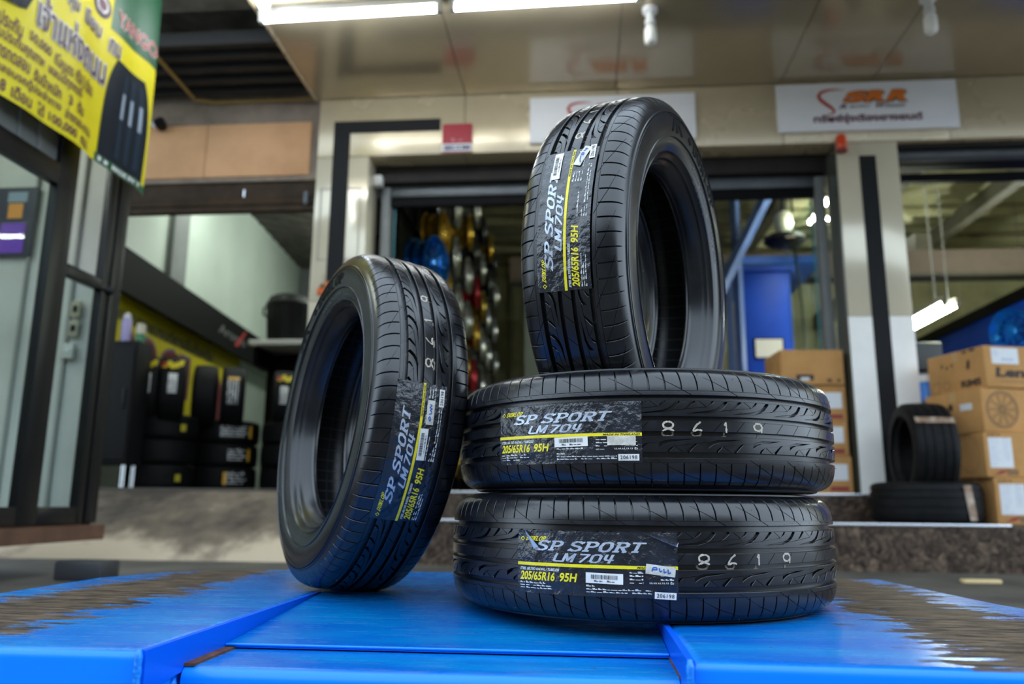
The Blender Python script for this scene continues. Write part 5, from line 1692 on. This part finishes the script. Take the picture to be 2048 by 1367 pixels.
# ================================================================== CARDBOARD BOXES
def carton(corner, psi, size, label, group, mats=(card,), name='cardboard_box'):
    """corner: near-left bottom corner; front face runs along +x turned by psi"""
    t = thing(name, label, 'box', corner, psi, group)
    w_, d, h = size
    bx('body', (0, 0, 0), (w_, d, h), mats[0], t, .004)
    q = MB(); q.box((.0, d/2-.025, h), (w_, d/2+.025, h+.0012)); q.box((-.0012, d/2-.025, h-.06), (.0, d/2+.025, h)); q.build('tape', tape, t)
    bx('flap_seam', (0, d/2-.0015, h+.0012), (w_, d/2+.0015, h+.002), card_ink_soft, t)
    return t
def fr_f(h): return lambda a, b: (a, -h, b)
def sd_f(d, h): return lambda a, b: (-h, d-a, b)     # left side, a from far edge to near edge
def prints(t, nm_, mat, f, items):
    mb = MB()
    for it in items:
        if it[0] == 'r': put_rect(mb, *it[1:], f)
        elif it[0] == 't': put_text(mb, it[1], *it[2:6], f, bold=it[6] if len(it) > 6 else .03, shear=it[7] if len(it) > 7 else 0)
        elif it[0] == 'p': put_poly(mb, it[1], f)
        elif it[0] == 'ring':
            _, cx, cy, r, wd = it
            n = 40
            for i in range(n):
                a, b = 2*PI*i/n, 2*PI*(i+1)/n
                put_poly(mb, [(cx+r*math.cos(a), cy+r*math.sin(a)), (cx+r*math.cos(b), cy+r*math.sin(b)), (cx+(r-wd)*math.cos(b), cy+(r-wd)*math.sin(b)), (cx+(r-wd)*math.cos(a), cy+(r-wd)*math.sin(a))], f)
        elif it[0] == 'l':
            _, x0, y0, x1, y1, wd = it
            dx, dy = x1-x0, y1-y0; ln = math.hypot(dx, dy); nx_, ny_ = -dy/ln*wd/2, dx/ln*wd/2
            put_poly(mb, [(x0-nx_, y0-ny_), (x1-nx_, y1-ny_), (x1+nx_, y1+ny_), (x0+nx_, y0+ny_)], f)
    return mb.build(nm_, mat, t)
GB = 'wheel boxes stacked on the marble step'
def white_sheet(t, x0, z0, x1, z1, rnd):
    bx('paper_label', (x0, -.0018, z0), (x1, -.0008, z1), paper, t)
    mb = MB()
    n = 9
    for k in range(n):
        z = z0+(z1-z0)*(k+.5)/n
        put_fine(mb, x0+.008, x0+(x1-x0)*rnd.uniform(.3, .5), z, .006, fr_f(.003), rnd)
        if k > 1:
            put_fine(mb, x0+(x1-x0)*.62, x0+(x1-x0)*.88, z, .006, fr_f(.003), rnd)
    mb.build('label_print', paper_blue, t)
rnd = random.Random(31)
D_ = .46
b4 = carton((2.405, 4.985, S1), R_(0), (.55, D_, .268), 'bottom cardboard wheel box with white sheet on the marble step', GB)
b3 = carton((2.372, 4.985, S1+.271), R_(7), (.55, D_, .264), 'second cardboard wheel box from the marble step with white sheet', GB)
b2 = carton((2.385, 4.985, S1+.538), R_(16), (.55, .48, .264), 'cardboard box printed with a spoked wheel drawing', GB)
b1 = carton((2.425, 4.985, S1+.805), R_(15), (.55, .50, .255), 'topmost cardboard box with bold black brand lettering', GB)
for b in (b3, b4):
    white_sheet(b, .025, .055, .165, .232, rnd)
    prints(b, 'top_marking', card_ink, fr_f(.0012), [('t', 'JUN B', .02, .24, .10, .255, .04)])
    prints(b, 'red_mark', M('red_print', (.30, .04, .03), .6), fr_f(.0012), [('p', [(.04, .012), (.10, .022), (.14, .048), (.08, .038)])])
    prints(b, 'grey_mark', card_ink_soft, fr_f(.0012), [('r', .12, .012, .19, .045)])
    prints(b, 'side_ring', card_ink_soft, sd_f(D_, .0012), [('ring', .30, .14, .11, .004)])
sp = []
for k in range(10):
    a = 2*PI*k/10
    sp += [('l', .135+.02*math.cos(a-.3), .135+.02*math.sin(a-.3), .135+.09*math.cos(a-.06), .135+.09*math.sin(a-.06), .004), ('l', .135+.02*math.cos(a+.3), .135+.02*math.sin(a+.3), .135+.09*math.cos(a+.06), .135+.09*math.sin(a+.06), .004)]
prints(b2, 'wheel_drawing', M('print_brown', (.15, .085, .04), .7), fr_f(.0012), [('ring', .135, .135, .112, .008), ('ring', .135, .135, .096, .004), ('ring', .135, .135, .018, .008)]+sp)
prints(b2, 'side_mark', card_ink, sd_f(.48, .0012), [('ring', .22, .17, .022, .02)])
bx('sticker', (-.0018, .48-.40, .14), (-.0008, .48-.30, .18), paper, b2)
bx('paper_label', (.05, -.0018, .145), (.235, -.0008, .243), paper, b1)
prints(b1, 'label_print', paper_blue, fr_f(.003), [('ring', .078, .21, .016, .003), ('t', 'BLACK', .12, .165, .2, .18, .02)])
prints(b1, 'brand_lettering', card_ink, fr_f(.0013), [('t', 'Lenso', .065, .062, .40, .125, .05, .15)])
prints(b1, 'small_print', card_ink_soft, fr_f(.0013), [('r', .10, .035, .32, .041)])
for it in (('p', [(.12, .17), (.145, .17), (.135, .20)]), ('p', [(.165, .155), (.19, .155), (.18, .185)]), ('p', [(.21, .165), (.235, .165), (.225, .19)]), ('p', [(.345, .13), (.375, .13), (.38, .19), (.355, .18)]), ('r', .32, .232, .36, .246), ('r', .38, .235, .43, .249), ('t', 'RIMS', .29, .02, .46, .065, .05)):
    prints(b1, 'side_mark', card_ink, sd_f(.50, .0012), [it])
prints(b1, 'side_prints', card_ink_soft, sd_f(.50, .0012), [('ring', .16, .05, .03, .006), ('l', .02, .01, .03, .075, .006), ('l', .03, .075, .105, .08, .006), ('l', .105, .08, .095, .015, .006), ('l', .095, .015, .02, .01, .006)])
GC = 'boxes stacked in the shop doorway'
zc = S2
for k, (x, y, w_, h, lab) in enumerate(((1.40, 5.66, .42, .25, 'bottom cardboard box in the shop doorway pile'), (1.39, 5.655, .42, .235, 'second cardboard box from the doorway floor'), (1.41, 5.66, .41, .25, 'third cardboard box from the doorway floor'), (1.385, 5.63, .43, .245, 'topmost cardboard box in the shop doorway with black print'))):
    b = carton((x, y, zc), R_(1.5*(k-1)), (w_, .40, h), lab, GC, (card,))
    zc += h+.0025
    if k == 3:
        for it in (('r', .10, .03, .22, .07), ('r', .31, .02, .34, .04), ('r', .38, .02, .40, .04)):
            prints(b, 'print_mark', card_ink, fr_f(.0012), [it])
        prints(b, 'hole', paper, fr_f(.002), [('r', .13, .03, .19, .05)])
    else:
        bx('paper_label', (w_-.16, -.0018, .09), (w_-.03, -.0008, .20), paper, b)
        prints(b, 'red_mark', M('red_print', (.30, .04, .03), .6), fr_f(.0012), [('r', w_-.15, .02, w_-.03, .05)])

# ================================================================== TWO DARK TYRES ON THE STEP
ST = plain_tyre_mesh(.312, .238, .215)
t = store_tyre((2.09, 5.187, S1+.121), (0, 0, 1), 'black slick tyre lying on the marble step with a brown tape strip', 'sport tyres on the step', ST, 'sport_tyre')
def strip_on(t, wdir, R, a0, a1, s0, s1, mat, skew=0.0):
    m_ = t.rotation_euler.to_matrix().inverted()
    d = m_ @ Vector(wdir); th0 = math.atan2(d.y, d.x)
    mb = MB(); mb.grid(lambda u, v: ((R+.003)*math.cos(th0+(a0+(a1-a0)*u+skew*(v-.5))/R), (R+.003)*math.sin(th0+(a0+(a1-a0)*u+skew*(v-.5))/R), s0+(s1-s0)*v), 10, 6)
    return mb.build('tape_strip', mat, t, recalc=False)
strip_on(t, (.42, -.9, 0), .312, -.025, .035, -.10, .10, tape_brown, -.03)
ST2 = plain_tyre_mesh(.30, .25, .205)
t = store_tyre((2.105, 5.20, .500), axv(176, 1), 'black slick tyre standing upright on the lying tyre at the pillar foot', 'sport tyres on the step', ST2, 'sport_tyre')
m_ = t.rotation_euler.to_matrix().inverted()
d = m_ @ Vector((.3, -.78, .52)); th0 = math.atan2(d.y, d.x)
mb = MB(); mb.grid(lambda u, v: (.303*math.cos(th0+(v-.5)*.14), .303*math.sin(th0+(v-.5)*.14), -.11+.22*u), 14, 2)
mb.build('tape_strip', tape_brown, t, recalc=False)
